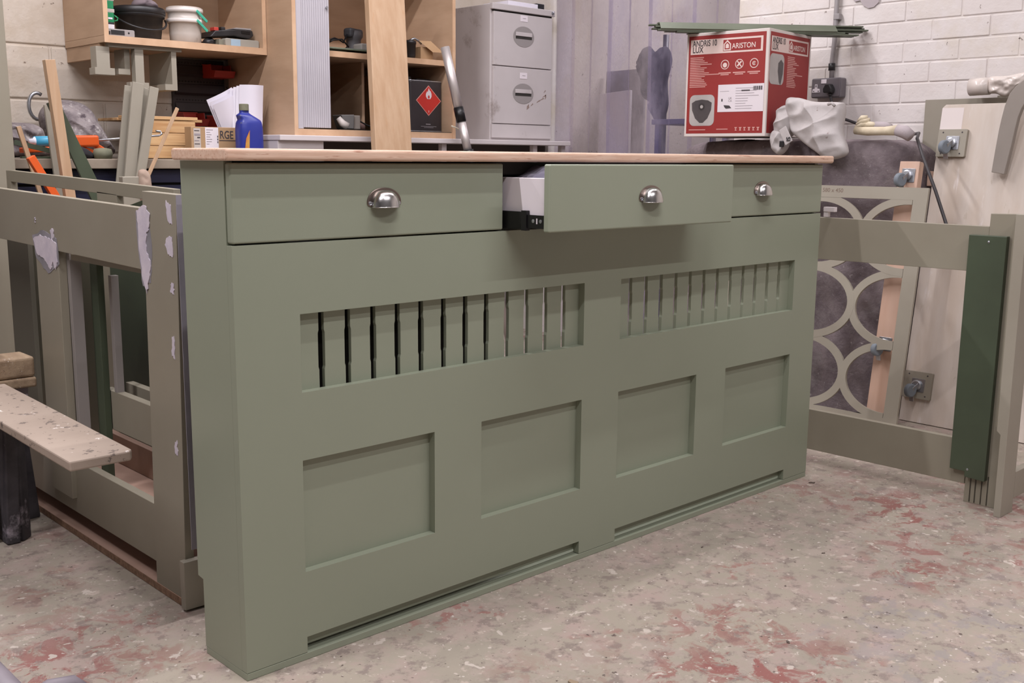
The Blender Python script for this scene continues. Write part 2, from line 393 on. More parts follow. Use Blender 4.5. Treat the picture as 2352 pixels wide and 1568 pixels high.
# slats: routed strips with a waisted middle
def slat(x0, x1, nl, nr):
    z0, z1, n0, n1, c = lz0-.012, lz1+.012, .594, .668, .0017
    e = .003
    pl = [(x0,z0)]+([(x0,n0-e),(x0+c,n0+e),(x0+c,n1-e),(x0,n1+e)] if nl else [])+[(x0,z1)]
    pr = [(x1,z1)]+([(x1,n1+e),(x1-c,n1-e),(x1-c,n0+e),(x1,n0-e)] if nr else [])+[(x1,z0)]
    MB().prism(pl[::-1]+pr[::-1],FT+.0002,FT+.0102,'y').build('slat', SAGE, cab, .0008)
for o0, o1 in ((ax0,ax1),(bx0,bx1)):
    pitch = .0629; x = o0-.012; first = True
    gaps = [o0+.0535+pitch*k for k in range(12)]
    for g in gaps+[None]:
        x1 = g if g is not None else o1+.012
        slat(x, x1, not first, g is not None); first = False
        if g is not None: x = g+.0124
B(.02,.74,.10,.112,.14,.83).build('gap_shade_board', DARKIN, cab)  # dark board added behind the left slats so their gaps read as shade
# rails inside, drawer deck and dividers
B(.018,W-.018,FT+.0003,.05,.735,.835).build('inner_rail', SAGE, cab)
B(.018,W-.018,.006,.18,.8385,.8465).build('drawer_deck', SAGE, cab)
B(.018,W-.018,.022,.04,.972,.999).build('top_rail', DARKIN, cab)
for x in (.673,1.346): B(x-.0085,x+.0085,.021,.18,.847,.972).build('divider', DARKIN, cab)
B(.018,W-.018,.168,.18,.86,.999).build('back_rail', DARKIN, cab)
B(.018,W-.018,.150,.165,.017,.12).build('back_skirting', SAGE, cab)
# worktop
wt = MB().prism(rrect(-.0255,.187,1.0004,1.0225,.0065,4),-.018,W+.018,'x').build('worktop', OAK, cab, .004, seg=3)
wt['label'] = 'pale oak worktop'
# drawers
def handle(dr, cx, y, zb):
    # oval back plate with two ears, half-dome cup, screws
    r, h = .0405, .0345
    pl = []
    for k in range(25):
        a = R(180*k/24); pl.append((cx+.0425*math.cos(a), zb+.004+(h-.004)*math.sin(a)**.9))
    pl += [(cx-.0405,zb-.001),(cx-.031,zb-.004),(cx+.031,zb-.004),(cx+.0405,zb-.001)]
    MB().prism(pl,y-.0022,y,'y').build('handle_plate', DNICK, dr, .0008)
    def cup(t):
        def fn(u, v):
            th = R(-90+180*u); ps = R(90*v)       # around the front, then up to the plate
            c_, s_ = max(0,math.cos(ps))**.72, math.sin(ps)**1.0
            return (cx+(.0325-t)*math.sin(th)*c_, y-.0021-(.0245-t)*max(0,math.cos(th))**.8*c_, zb-.0045+(h-.0005-t)*s_)
        return fn
    MB().grid(cup(0),33,16).build('cup_handle', NICKEL, dr, smooth=True, merge=1e-6)
    MB().grid(cup(.0013),33,16).build('cup_inside', DNICK, dr, smooth=True, merge=1e-6)
    MB().tube([(cx+.0325*math.sin(R(-90+180*k/32)), y-.0021-.0245*max(0,math.cos(R(-90+180*k/32)))**.8, zb-.0045) for k in range(33)],.0009,8).build('cup_rim', NICKEL, dr, smooth=True)
    for sx in (-1,1):
        MB().lathe([(.0042,0),(.0042,-.0012),(.0026,-.0016),(.0014,-.0008)],(cx+sx*.0355,y-.0022,zb+.003),14,1).build('screw', ZINC, dr)
def drawer(x0, x1, y, label):
    f = MB().prism(rrect(x0,x1,.8508,.9965,.004,4),y,y+FT-.001,'y').build('drawer', SAGE, cab, .0035, seg=3)
    f['label'] = label
    return f
d1 = drawer(.0012,.6715,-.0005,'closed drawer nearest the camera'); handle(d1,.3425,-.0005,.914)
d3 = drawer(1.3485,W-.0012,-.0005,'closed drawer at the far end'); handle(d3,1.6925,-.0005,.914)
d2 = drawer(.6745,1.3455,-.142,'middle drawer, pulled out'); handle(d2,1.0135,-.142,.914)
# white drawer box and runners of the open drawer
bx = MB(); y0, y1, a, b = -.1228, .150, .6885, 1.3315
bx.prism(rrect(y0,y1,.868,.9665,.004,3),a,a+.012,'x'); bx.prism(rrect(y0,y1,.868,.9665,.004,3),b-.012,b,'x')
bx.box(a+.012,b-.012,y0,y0+.012,.868,.966); bx.box(a+.012,b-.012,y1-.012,y1,.868,.966); bx.box(a,b,y0,y1,.862,.868)
bx.build('drawer_box', WHITEB, d2, .0015)
for sx, xa in ((-1,a),(1,b)):
    p = xa-.010 if sx < 0 else xa; q = p+.010
    r_ = MB().box(p,q,-.055,.145,.8535,.8925).box(p-.001,q+.001,-.068,-.052,.8515,.8955)
    r_.build('slide_rail', BLACKM, d2, .0008)
    MB().box(p+.003,q-.002,-.1225,-.05,.8575,.8865).build('inner_slide', BLACKM, d2, .0006)
    if sx < 0:
        for yy in (-.0865,-.1095): MB().lathe([(.0042,0),(.0042,-.001),(.002,-.0016)],(p+.003,yy,.8735),12,0).build('slide_screw', ZINC, d2)
        B(p+.0022,p+.004,-.0995,-.0965,.8675,.8795).build('slide_slot', WHITEB, d2)
# something grey lying in the open drawer
tag(MB().pillow([(.72,-.10,.93),(.72,.0,.935),(.74,.12,.93),(.86,.13,.93),(.93,.05,.93),(.92,-.07,.93),(.84,-.105,.93)],.056,Vector((0,0,1)),.012,20,back=1.5).build('cleaning_rag', M('slate_rag',(92,88,104),1,c2=(120,116,128),ns=12), smooth=True),
    'slate grey rag lying inside the open white drawer box', 'rag')
# ------------------------------------------------------------------ unfinished carcass standing behind, on the left
lf = thing('cabinet_carcass', 'unfinished sage carcass with white filler patches standing left of the green cabinet', 'cabinet', (.2,1.2,0))
X0, X1 = .07, .092
def sidequad(pts, x0, x1, name, mat, par=None, bevel=.0012):
    return MB().prism(pts,x0,x1,'x').build(name, mat, par or lf, bevel)
sidequad([(.352,.001),(.541,.001),(.5075,.931),(.356,.929)][0:0] or [(.394,.004),(.541,.004),(.515,.931),(.356,.928)], X0, X1, 'stile', SAGE2)
sidequad([(.517,.756),(1.47,.770),(2.2,.782),(2.2,.926),(1.43,.912),(.515,.893)], X0+.001, X1, 'top_rail', SAGE2)
sidequad([(1.035,.10),(1.185,.10),(1.185,.764),(1.03,.762)], X0+.0005, X1, 'stile', SAGE2)
sidequad([(.535,.285),(1.03,.285),(1.03,.391),(.535,.391)], X0+.10, X0+.122, 'lower_rail', SAGE2)
sidequad([(.535,.30),(1.03,.30),(1.03,.398),(.535,.398)], X0+.16, X0+.182, 'lower_rail', SAGE2)
sidequad([(.535,.06),(2.2,.056),(2.2,.206),(.535,.203)], X0+.012, X0+.034, 'bottom_rail', SAGE2)
B(X0-.001,.36,.40,2.2,.001,.019).build('base_board', MDF, lf)
B(X0-.0015,X0-.0002,.40,2.2,.001,.0185).build('board_edge', CHIP, lf)
B(X0+.034,.34,.545,2.2,.10,.116).build('inner_shelf', MDF, lf)
B(.28,.30,.60,1.3,.117,.20).build('shelf_upstand', MDF, lf, .001)
# far side of the same carcass
sidequad([(.92,.883),(2.15,.912),(2.15,.951),(.92,.920)], .34, .36, 'far_top_rail', SAGE2)
sidequad([(.40,.02),(.52,.02),(.52,.915),(.40,.912)], .34, .36, 'far_stile', SAGE2)
sidequad([(1.28,.02),(1.42,.02),(1.42,.90),(1.28,.895)], .34, .36, 'far_stile', SAGE2)
B(.34,.362,2.15,2.19,.02,.95).build('far_stile', SAGE2, lf)
# primed return on the stile's edge and the inner reveals
B(X0+.001,.105,.3555,.3575,.15,.927).build('primed_edge', PRIMER, lf)
B(X0+.022,.125,.357,.376,.14,.925).build('corner_post', SAGE2, lf, .001)
MB().box(.058,.120,.372,.393,.006,.118).build('skirting_block', STONE, lf, .001)
B(X1,.122,1.012,1.030,.10,.762).build('reveal', M('reveal_grey',(140,134,130),.6), lf, .001)
B(.150,.168,.985,1.03,.10,.75).build('reveal', DGREEN, lf, .001)
B(.170,.190,.945,.963,.39,.70).build('reveal', M('reveal_grey2',(140,134,130),.6), lf, .001)
B(X1,.19,.54,1.0,.742,.757).build('top_reveal', SAGE2, lf)
B(.300,.316,.80,1.26,.12,.80).build('inner_panel', DGREEN, lf)
B(.34,.362,1.43,2.145,.12,.86).build('far_panel', M('dark_olive_panel',(74,72,58),.6), lf)
B(.20,.214,1.62,1.80,.12,.76).build('loose_panel', M('dark_olive_panel2',(98,94,82),.6), lf)
B(.250,.266,.54,.66,.34,.74).build('inner_batten', SAGE2, lf, .001)
def patch(outline, x, name='filler_patch', t=.0011, mat=None):
    # ragged skim of filler in the plane x = const; outline in (y, z)
    pts = []
    n = len(outline)
    for i in range(n):
        a, b = outline[i], outline[(i+1) % n]
        for k in range(5):
            t_ = k/5; pts.append((a[0]+(b[0]-a[0])*t_+random.uniform(-.003,.003)*(k > 0), a[1]+(b[1]-a[1])*t_+random.uniform(-.003,.003)*(k > 0)))
    MB().prism(pts,x-t,x+.0005,'x').build(name, mat or FILLER, lf)
patch([(.545,.888),(.500,.900),(.480,.885),(.484,.855),(.500,.84),(.503,.80),(.486,.775),(.496,.74),(.512,.705),(.528,.735),(.540,.80),(.540,.85)], X0-.0012)
patch([(.552,.885),(.49,.89),(.478,.80),(.492,.73),(.532,.72),(.548,.80)], X0, 'primer_smudge', .0007, PRIMER)
patch([(1.19,.785),(1.14,.800),(1.08,.795),(1.03,.783),(1.03,.735),(1.045,.715),(1.06,.735),(1.08,.712),(1.10,.725),(1.12,.738),(1.17,.748)], X0-.0012)
patch([(1.20,.795),(1.12,.812),(1.03,.795),(1.022,.73),(1.10,.70),(1.18,.735)], X0, 'primer_smudge', .0007, PRIMER)
patch([(1.07,.815),(1.05,.82),(1.045,.80),(1.06,.79)], X0)
patch([(.40,.915),(.378,.905),(.376,.865),(.395,.872)], X0)
patch([(.405,.835),(.377,.84),(.380,.795),(.40,.80),(.414,.82)], X0)
patch([(.392,.738),(.380,.74),(.382,.715),(.400,.722)], X0)
patch([(.402,.62),(.392,.625),(.391,.575),(.404,.58)], X0)
patch([(.410,.385),(.400,.39),(.399,.355),(.412,.36)], X0)
patch([(1.175,.842),(1.17,.842),(1.17,.83),(1.175,.83)], X0)
# a dark board leaning inside and two at the left edge of the picture
tag(MB().bar((.52,1.33,.0),(.50,1.50,.86),.50,.012,(1,0,0)).build('dark_green_panel', DGREEN, None, .001), 'dark green painted panel standing upright behind the unfinished carcass', 'panel')

# ------------------------------------------------------------------ trestle and spattered plank, far left
tr = thing('trestle', 'paint-spattered trestle with a weathered timber beam and dark legs', 'trestle', (-.15,1.15,0))
B(-.9,.052,1.195,1.30,.412,.468).build('beam', WOODD, tr, .008, seg=3)
B(-.9,.054,1.193,1.302,.384,.4115).build('beam', WOODD, tr, .006, seg=3)
B(-.9,-.045,1.205,1.25,.4685,.53).build('upper_block', WOODD, tr, .006)
MB().prism([(-.046,1.075),(-.020,1.10),(-.020,1.145),(-.09,1.145),(-.09,1.10)],0,.382,'z').build('leg', LEGB, tr, .004)
MB().bar((-.075,1.09,0),(-.055,1.10,.383),.034,.045,(0,1,0)).build('leg', LEGB, tr, .004)
B(-.9,-.10,1.10,1.13,.02,.36).build('leg_panel', M('plum_board',(112,98,100),.7,c2=(96,84,88),ns=6), tr, .002)
MB().bar((.0,1.24,.30),(.012,1.25,.383),.06,.05,(0,1,0)).build('leg_bracket', M('spattered_bracket',(170,160,170),.7,spots=(((40,38,40),14,.6,.64),)), tr, .004)
MB().bar((.03,1.26,.0),(.0,1.24,.30),.05,.04,(0,1,0)).build('leg', LEGB, tr, .004)
pl = MB().prism([(-.187,.342),(-.062,.340),(-.0545,.352),(-.030,1.19),(-.168,1.19)],.3835,.405,'z')
tag(pl.build('plank', SPATT, None, .0035, seg=2), 'pale plank spotted with paint chips sticking out from the trestle', 'plank')
# grey stand foot in the bottom left corner
st = thing('tool_stand', 'grey tubular tool stand in the bottom left corner of the picture', 'stand', (-.45,.1,0))
MB().tube([(-.445,.55,.135),(-.445,-.35,.135)],.032,20).build('rail_tube', TANGREY, st, smooth=True)
MB().tube([(-.43,-.045,.125),(-.385,-.05,.145),(-.352,-.055,.142),(-.33,-.06,.118)],.015,12).build('clamp_bracket', TANGREY, st, smooth=True)
for yy in (.45,-.28): MB().tube([(-.445,yy,.11),(-.445,yy,.0)],.02,14).build('leg', TANGREY, st, smooth=True)

# ------------------------------------------------------------------ workbench along the back wall
wbch = thing('workbench', 'navy steel workbench with a worn pale top under the wall cupboard', 'workbench', (.6,2.7,0))
B(-1.4,1.535,2.40,3.05,.952,.99).build('bench_top', LAMIN, wbch, .003)
B(-1.38,1.52,2.46,3.03,.08,.951).build('carcase', DARKIN, wbch)
for k in range(5):
    x = -1.36+k*.575
    for z0, z1 in ((.895,.948),(.60,.885),(.10,.59)):
        d_ = B(x,x+.56,2.44,2.459,z0,z1).build('drawer', NAVY, wbch, .003); B(x+.2,x+.36,2.425,2.44,(z0+z1)/2-.006,(z0+z1)/2+.006).build('pull', BLACKM, d_, .002)
# felt lumps (thick grey underlay thrown on the bench)
tag(MB().pillow([(.78,2.80,.999),(.71,2.80,1.08),(.70,2.82,1.17),(.76,2.84,1.225),(.86,2.84,1.222),(.91,2.82,1.15),(.955,2.80,1.06),(.965,2.80,.999)],.15,Vector((0,-1,.0)),.03,9,rings=18,back=.9,sub=8,folds=(((26,6,20),.006),)).build('felt_blanket', FELT, smooth=True),
    'big lump of grey felt underlay on the workbench beside the caulking gun', 'felt')
tag(MB().pillow([(.28,2.74,.999),(.28,2.74,1.08),(.40,2.76,1.125),(.55,2.76,1.13),(.66,2.76,1.12),(.69,2.75,1.05),(.68,2.74,.999)],.12,Vector((0,-1,0)),.03,10,rings=16,back=.9,sub=8,seed=5,folds=(((8,4,60),.012),)).build('felt_blanket', FELT, smooth=True),
    'low folded grey felt at the left end of the workbench', 'felt')
# caulking gun
cg = thing('caulking_gun', 'orange caulking gun with a blue cartridge on the workbench', 'caulking gun', (.7,2.5,.99))
MB().tube([(.53,2.49,1.052),(.545,2.49,1.053),(.55,2.49,1.053)],[.012,.012,.020],14).build('nozzle', PAPER, cg, smooth=True)
MB().tube([(.55,2.49,1.052),(.69,2.505,1.058)],.0215,18).build('cartridge', CYAN, cg, smooth=True)
MB().bar((.50,2.488,1.020),(.70,2.505,1.030),.02,.05,(0,1,0)).build('cradle', ORANGE, cg, .004)
MB().bar((.69,2.505,1.057),(.80,2.52,1.060),.045,.05,(0,1,0)).build('body', ORANGE, cg, .008)
MB().bar((.77,2.52,1.062),(.835,2.525,1.012),.012,.03,(0,1,0),.03).build('trigger', ORANGE, cg, .004)
MB().bar((.70,2.515,1.045),(.81,2.525,1.004),.02,.03,(0,1,0)).build('grip', ORANGE, cg, .004)
MB().tube([(.80,2.52,1.062),(1.02,2.55,1.082),(1.08,2.555,1.087),(1.095,2.558,1.094),(1.09,2.56,1.104),(1.07,2.56,1.106)],.0045,8).build('push_rod', ZINC, cg, smooth=True)
tag(MB().lathe([(.0,0),(.032,.0),(.038,.02),(.032,.038),(.012,.042)],(.79,2.44,.9905),20).build('tape_measure', DUST, smooth=True), 'small dusty round tin lying under the caulking gun', 'tin')
tag(MB().bar((.46,2.445,1.050),(.66,2.415,1.000),.018,.012,(0,1,0)).build('green_strip', DGREEN), 'thin dark green strip propped on the workbench edge by the cartridge', 'strip')
tag(B(.47,.69,2.402,2.424,.9905,.9985).build('green_strip', DGREEN), 'thin dark green strip lying flat along the workbench edge', 'strip')
tag(MB().pillow([(.62,2.46,.992),(.61,2.46,1.02),(.66,2.46,1.045),(.72,2.46,1.035),(.76,2.46,1.01),(.75,2.46,.992)],.03,Vector((0,-1,0)),.006,30).build('rag', M('dark_rag',(40,38,42),1), smooth=True), 'dark crumpled rag under the caulking gun', 'rag')
# steel hook hung on the wall
tag(MB().tube([(.735+.036*math.cos(R(a)),2.95,1.205+.055*math.sin(R(a))) for a in range(60,330,18)]+[(.775,2.95,1.185)],.008,10).build('steel_hook', ZINC, smooth=True), 'bent bright steel hook above the felt at the left', 'hook')
# pine crate made of boards, cardboard box, green tin, papers, blue bottle
cr = thing('pine_crate', 'pale pine crate of horizontal boards on the workbench', 'crate', (1.2,2.75,.99))
for k in range(3): B(.98,1.30,2.66,2.675,.993+k*.054,.993+k*.054+.052).build('board', PINEX, cr, .002)
for k in range(3): B(1.285,1.30,2.676,2.92,.993+k*.054,.993+k*.054+.052).build('end_board', PINEX, cr, .002)
B(.98,1.31,2.655,2.72,1.156,1.170).build('lid_batten', PINEX, cr, .002); B(.98,1.37,2.73,2.93,1.150,1.162).build('lid_board', PINEX, cr, .002)
cb = thing('cardboard_box', 'brown cardboard parcel with two white labels in front of the pine crate', 'box', (1.38,2.6,.99))
B(1.225,1.535,2.555,2.615,.991,1.128).build('box_body', CARD, cb, .002)
B(1.236,1.268,2.5535,2.555,1.02,1.121).build('label', M('worn_label',(190,180,172),.8), cb)
for k,(a_,b_,h_) in enumerate(((1.239,1.262,.003),(1.239,1.266,.008),(1.252,1.265,.005),(1.239,1.260,.003),(1.239,1.263,.003))): B(a_,b_,2.5527,2.5535,1.113-k*.014-h_,1.113-k*.014).build('label_print', INKL if k % 2 else INK, cb)
lb = B(1.290,1.352,2.5535,2.555,1.038,1.126); lb.build('label', LABEL, cb)
for k in range(7): B(1.295,1.295+random.uniform(.012,.036),2.5527,2.5535,1.115-k*.010,1.117-k*.010).build('label_print', INKL, cb)
for k in range(3): B(1.346,1.350,2.5527,2.5535,1.060+k*.012,1.068+k*.012).build('label_print', INK, cb)
text('box_lettering','RGE',.048,INK,cb,frame((1.358,2.5545,1.080),(1,0,0),(0,0,1)),.0003,sx=.75)
B(1.356,1.45,2.554,2.555,1.070,1.073).build('printed_line', INK, cb)
tag(MB().prism(rrect(.972,1.03,.9915,1.125,.010),2.60,2.64,'y').build('green_tin', GREENP, None, .004), 'green tin with a pale band standing behind the grey strips', 'tin')
# loose papers
pp = thing('paper_stack', 'curled white paper sheets standing behind the blue bottle', 'paper', (1.5,2.65,1.0))
B(1.43,1.51,2.68,2.72,.9915,1.10).build('bottom_sheets', PAPER, pp)
def sheet(o, u, v, wd, ht, curl, nm='sheet'):
    o, u, v = Vector(o), Vector(u).normalized(), Vector(v).normalized(); n = u.cross(v)
    f = lambda t: (lambda a, b: o+u*wd*a+v*ht*b+n*(curl*math.sin(a*3.1)+curl*.7*b*b+t))
    m_ = MB().grid(f(0),10,8).grid(f(.0009),10,8); return m_.build(nm, PAPER, pp, smooth=True)
for k in range(4): sheet((1.470+k*.010,2.672-k*.010,1.0995),(1,-.10*k,0),(.04,0,1),.095+.004*k,.205+.005*k,.008+.004*k)
for k in range(3): sheet((1.468+.005*k,2.70-k*.006,1.045),(.90,.0,.44),(-.42,0,.9),.14,.225-.012*k,.015+.004*k)
# blue bottle
bo = thing('oil_bottle', 'dusty blue plastic oil bottle on the workbench', 'bottle', (1.455,2.47,.99))
def bottle(u, v):
    prof = [(.0,.991),(.055,.991),(.058,1.0),(.058,1.12),(.054,1.15),(.036,1.178),(.02,1.19),(.02,1.20)]
    k = v*(len(prof)-1); i = min(int(k), len(prof)-2); t = k-i; r = prof[i][0]*(1-t)+prof[i+1][0]*t; z = prof[i][1]*(1-t)+prof[i+1][1]*t
    a = 2*math.pi*u; c, s_ = math.cos(a), math.sin(a); c = math.copysign(abs(c)**.6, c); s_ = math.copysign(abs(s_)**.6, s_)
    sh = -.022 if z > 1.16 else 0
    return (1.455+sh*min(1,(z-1.16)/.02 if z > 1.16 else 0)+r*c, 2.47+r*.7*s_, z)
MB().grid(bottle,32,30,True).build('bottle_body', M('blue_bottle',(44,54,140),.35,spots=(((124,122,98),9,.56,.66),)), bo, smooth=True)
MB().lathe([(.0,1.20),(.021,1.20),(.021,1.226),(.018,1.228)],(1.433,2.47,0),18).build('cap', DUST, bo)
MB().prism([(1.402,.992),(1.428,.992),(1.434,1.115),(1.416,1.08)],2.4275,2.429,'y').build('label', M('yellow_label',(196,150,70),.6,c2=(190,70,40),ns=16), bo)
# louvred panel on the wall with red bins
lp = thing('louvre_panel', 'dark grey louvred wall panel under the wall cupboard', 'panel', (1.55,3.03,1.0))
B(1.385,1.652,3.035,3.05,1.101,1.452).build('panel_sheet', PEGB, lp)
for k in range(4):
    z = 1.115+k*.085
    MB().prism([(3.034,z),(3.034,z+.055),(3.030,z+.05),(3.020,z+.012)],1.395,1.645,'x').build('louvre', PEGB, lp, .001)
    mb = MB()
    for j in range(16): mb.box(1.402+j*.0155,1.408+j*.0155,3.0325,3.0345,z+.061,z+.067)
    o = mb.build('punched_holes', DARKIN, lp)
def red_bin(x, y, z, lab, w_=.105, d_=.12, h_=.06):
    b_ = thing('parts_bin', lab, 'bin', (x+w_/2, y+d_/2, z), 'red parts bins')
    mb = MB(); t = .003
    side_ = [(y+.012,z),(y+d_,z),(y+d_,z+h_),(y+d_*.35,z+h_),(y+d_*.3,z+h_*.55),(y-.006,z+h_*.5)]
    mb.prism(side_,x,x+t,'x'); mb.prism(side_,x+w_-t,x+w_,'x'); mb.box(x+t,x+w_-t,y+.012,y+d_,z,z+t); mb.box(x+t,x+w_-t,y+d_-t,y+d_,z+t,z+h_)
    mb.prism([(y+.012,z+t),(y+.015,z+t),(y-.002,z+h_*.5),(y-.006,z+h_*.5)],x+t,x+w_-t,'x')
    mb.build('bin_body', RBIN, b_, .001)
    mb = MB().box(x-.002,x+w_+.002,y+d_-.006,y+d_+.002,z+h_,z+h_+.004); mb.build('bin_rim', RBIN, b_)
red_bin(1.535,2.905,1.368,'red plastic bin hung high on the dark louvred panel')
red_bin(1.385,2.895,1.142,'red plastic bin hung low on the dark louvred panel above the crate')
red_bin(1.545,2.90,1.13,'red plastic bin half hidden behind the curled papers')

# ------------------------------------------------------------------ offcuts standing in front of the bench
def off(nm, lab, mat, top, low, wd, th, zb=.0, side=(0,1,0), w1=None, cat='offcut'):
    a, b = Vector(top), Vector(low); d_ = b-a; k = (zb-a.z)/d_.z; e = a+d_*k
    return tag(MB().bar(e, a, wd, th, side, w1).build(nm, mat, None, .0012), lab, cat, 'offcuts standing in front of the workbench')
off('pine_batten','tall square pine batten leaning against the bench at the left',PINE,(.535,2.255,1.341),(.577,2.251,.855),.036,.03)
off('grey_board','grey painted board directly behind the tall pine batten',STONE,(.582,2.385,1.189),(.600,2.381,.932),.055,.012)
MBd = MB().prism([(.530,1.189),(.570,1.205),(.739,.817),(1.095,.0),(1.02,.0),(.680,.819)],2.283,2.295,'y')
tag(MBd.build('green_board',DGREEN,None,.001),'dark green board with a pointed top leaning beside the pine batten','offcut','offcuts standing in front of the workbench')
off('grey_strip','first of the four grey strips, nearest the dark green board',STONE,(.882,2.374,1.272),(.811,2.370,.813),.036,.008)
off('grey_strip','second of the four grey strips, tallest, with a notch beside it',STONE,(.905,2.345,1.284),(.835,2.341,.813),.046,.012)
off('grey_strip','third of the four grey strips, with a square notch at its top',STONE,(.944,2.360,1.265),(.862,2.356,.863),.034,.012)
off('grey_strip','fourth of the four grey strips, furthest from the dark green board',STONE,(.963,2.330,1.269),(.885,2.326,.915),.036,.012)
off('pine_stick','thin pine stick slanting to the right of the grey strips',PINE,(1.046,2.308,1.192),(.903,2.304,.915),.014,.008)
off('orange_handle','orange handle slanting between the carcass and the bench',ORANGE,(.436,2.220,.997),(.514,2.216,.854),.026,.026)
off('pine_stick','thin pine stick at the left edge beside the orange handle',PINE,(.436,2.320,1.105),(.495,2.316,.870),.016,.012)
tag(MB().bar((.225,2.28,.0),(.225,2.31,1.80),.36,.018,(0,1,0)).build('sage_board',SAGE2,None,.001),'tall sage board standing at the left edge of the picture','board')
tag(MB().bar((.39,2.33,.0),(.385,2.36,1.262),.055,.018,(0,1,0)).build('sage_board',SAGE2,None,.001),'shorter sage board standing right behind the tall one at the left edge','board')
ml = thing('mallet','dusty wooden mallet head resting on the grey strips','mallet',(.83,2.27,.83))
B(.775,.86,2.235,2.27,.80,.925).build('head_block', STONE, ml, .003)
MB().pillow([(.842,2.24,.82),(.838,2.24,.93),(.85,2.24,.952),(.875,2.24,.948),(.888,2.24,.92),(.888,2.24,.82)],.02,Vector((0,-1,0)),.004,30).build('head', M('dusty_head',(168,148,132),.9,c2=(150,128,114),ns=14), ml, smooth=True)
# ------------------------------------------------------------------ wall cupboard without doors
wc = thing('wall_cupboard', 'open-fronted birch ply wall cupboard full of buckets and boxes', 'cupboard', (1.28,2.85,1.458))
B(.905,.923,2.637,3.05,1.4865,1.95).build('side', PLY, wc, .001); B(1.634,1.652,2.637,3.05,1.4865,1.95).build('side', PLY, wc, .001)
B(.905,1.652,2.637,3.05,1.459,1.486).build('bottom', PLY, wc, .001); B(.905,1.652,2.637,3.05,1.95,1.968).build('top', PLY, wc, .001)
B(.923,1.634,3.036,3.05,1.4865,1.95).build('back', PLY, wc)
for a_ in ((.9045,.9235,1.458,1.95),(1.6335,1.6525,1.458,1.95)): B(a_[0],a_[1],2.634,2.637,a_[2],a_[3]).build('edging', PLYE, wc)
B(.9236,1.6334,2.634,2.637,1.458,1.487).build('edging', PLYE, wc)
B(.93,1.25,2.66,2.69,1.4435,1.4585).build('hanging_strip', STONE, wc)
B(.91,.93,2.70,3.05,1.40,1.4585).build('wall_cleat', PLY, wc)
def corbel(lab, x0, x1, fx0, fx1, z0, zf, y0, y1, zt=1.443):
    tag(MB().prism([(x0,zt),(x0,zf),(fx0,zf),(fx0,z0),(fx1,z0),(fx1,zf),(x1,zf),(x1,zt)],y0,y1,'y').build('bracket', STONE, None, .001), lab, 'bracket', 'stone painted brackets under the wall cupboard')
corbel('stone painted bracket with the broadest leg, hanging leftmost under the wall cupboard',.878,.934,.870,.953,1.330,1.358,2.662,2.72)
corbel('short stone painted bracket hanging second from the left under the wall cupboard',1.012,1.036,.985,1.036,1.338,1.362,2.70,2.80)
corbel('long stone painted bracket with a wide foot, third from the left under the wall cupboard',1.041,1.079,1.016,1.098,1.283,1.307,2.662,2.70)
corbel('deep stone painted bracket hanging rightmost under the wall cupboard',1.203,1.226,1.170,1.226,1.281,1.306,2.662,2.88)
# things on the cupboard's bottom board
go = thing('organiser_stack','green and clear parts organiser with a grey lid in the wall cupboard','organiser',(.955,2.75,1.4865))
for k,(z0,z1,m_) in enumerate(((1.5178,1.538,LABEL),(1.538,1.546,BLACKP),(1.546,1.585,GREENP),(1.585,1.600,CLEARG),(1.600,1.632,GREENP),(1.632,1.65,CLEARG))):
    B(.930-.002*(k in (3,5)),.978+.003*(k in (3,5)),2.70,2.86,z0,z1).build('tray', m_, go, .002)
MB().tube([(.978,2.705,1.552),(.992,2.702,1.556),(.994,2.702,1.566),(.980,2.704,1.575)],.003,8).build('clip_handle', GREENP, go, smooth=True)
B(.952,.97,2.698,2.70,1.558,1.565).build('lettering', PAPER, go)
gc = thing('tool_case','flat grey and black tool case lying in the wall cupboard','case',(.98,2.7,1.4865))
MB().prism(rrect(.927,1.046,1.487,1.517,.006),2.662,2.692,'y').build('case_shell', M('case_grey',(150,144,142),.5), gc, .002)
B(.945,1.002,2.6605,2.662,1.494,1.512).build('latch_panel', BLACKP, gc, .0006); B(.93,.942,2.6605,2.662,1.494,1.506).build('latch', BLACKP, gc); MB().lathe([(.004,0),(.004,-.001)],(1.02,2.662,1.504),12,1).build('knob', BLACKP, gc)
bk = thing('bucket','black plastic bucket with a lid and drooping handle in the wall cupboard','bucket',(1.13,2.79,1.4865))
MB().lathe([(.0,1.487),(.082,1.487),(.090,1.50),(.101,1.585),(.108,1.586),(.109,1.60),(.106,1.604)],(1.124,2.79,0),36).build('pail', BLACKP, bk, smooth=True)
MB().lathe([(.110,1.598),(.112,1.60),(.112,1.62),(.104,1.626),(.02,1.622)],(1.124,2.79,0),36).build('lid', BLACKP, bk, smooth=True)
MB().tube([(1.124+.113*math.cos(R(a)),2.79+.113*math.sin(R(a)),1.592-.065*math.sin(R(-a+0))**1.0*1.0 if a<0 else 1.592) for a in range(-178,1,10)],.0045,8).build('handle', BLACKP, bk, smooth=True)
tag(MB().pillow([(1.10,2.79,1.626),(1.11,2.79,1.66),(1.16,2.79,1.668),(1.20,2.79,1.65),(1.205,2.79,1.626)],.05,Vector((0,-1,.1)),.012,28).build('rag', M('mauve_rag',(120,108,112),1), smooth=True),'crumpled mauve grey rag on the lid of the black bucket','rag')
wk = thing('bucket_pair','two nested milky buckets with teal handles in the wall cupboard','bucket',(1.322,2.75,1.4865))
MB().lathe([(.0,1.487),(.060,1.487),(.066,1.492),(.068,1.53),(.070,1.575),(.075,1.577),(.076,1.592),(.071,1.594),(.072,1.618),(.077,1.620),(.078,1.640),(.070,1.644),(.02,1.643)],(1.322,2.76,0),36).build('pail', CLEARG, wk, smooth=True)
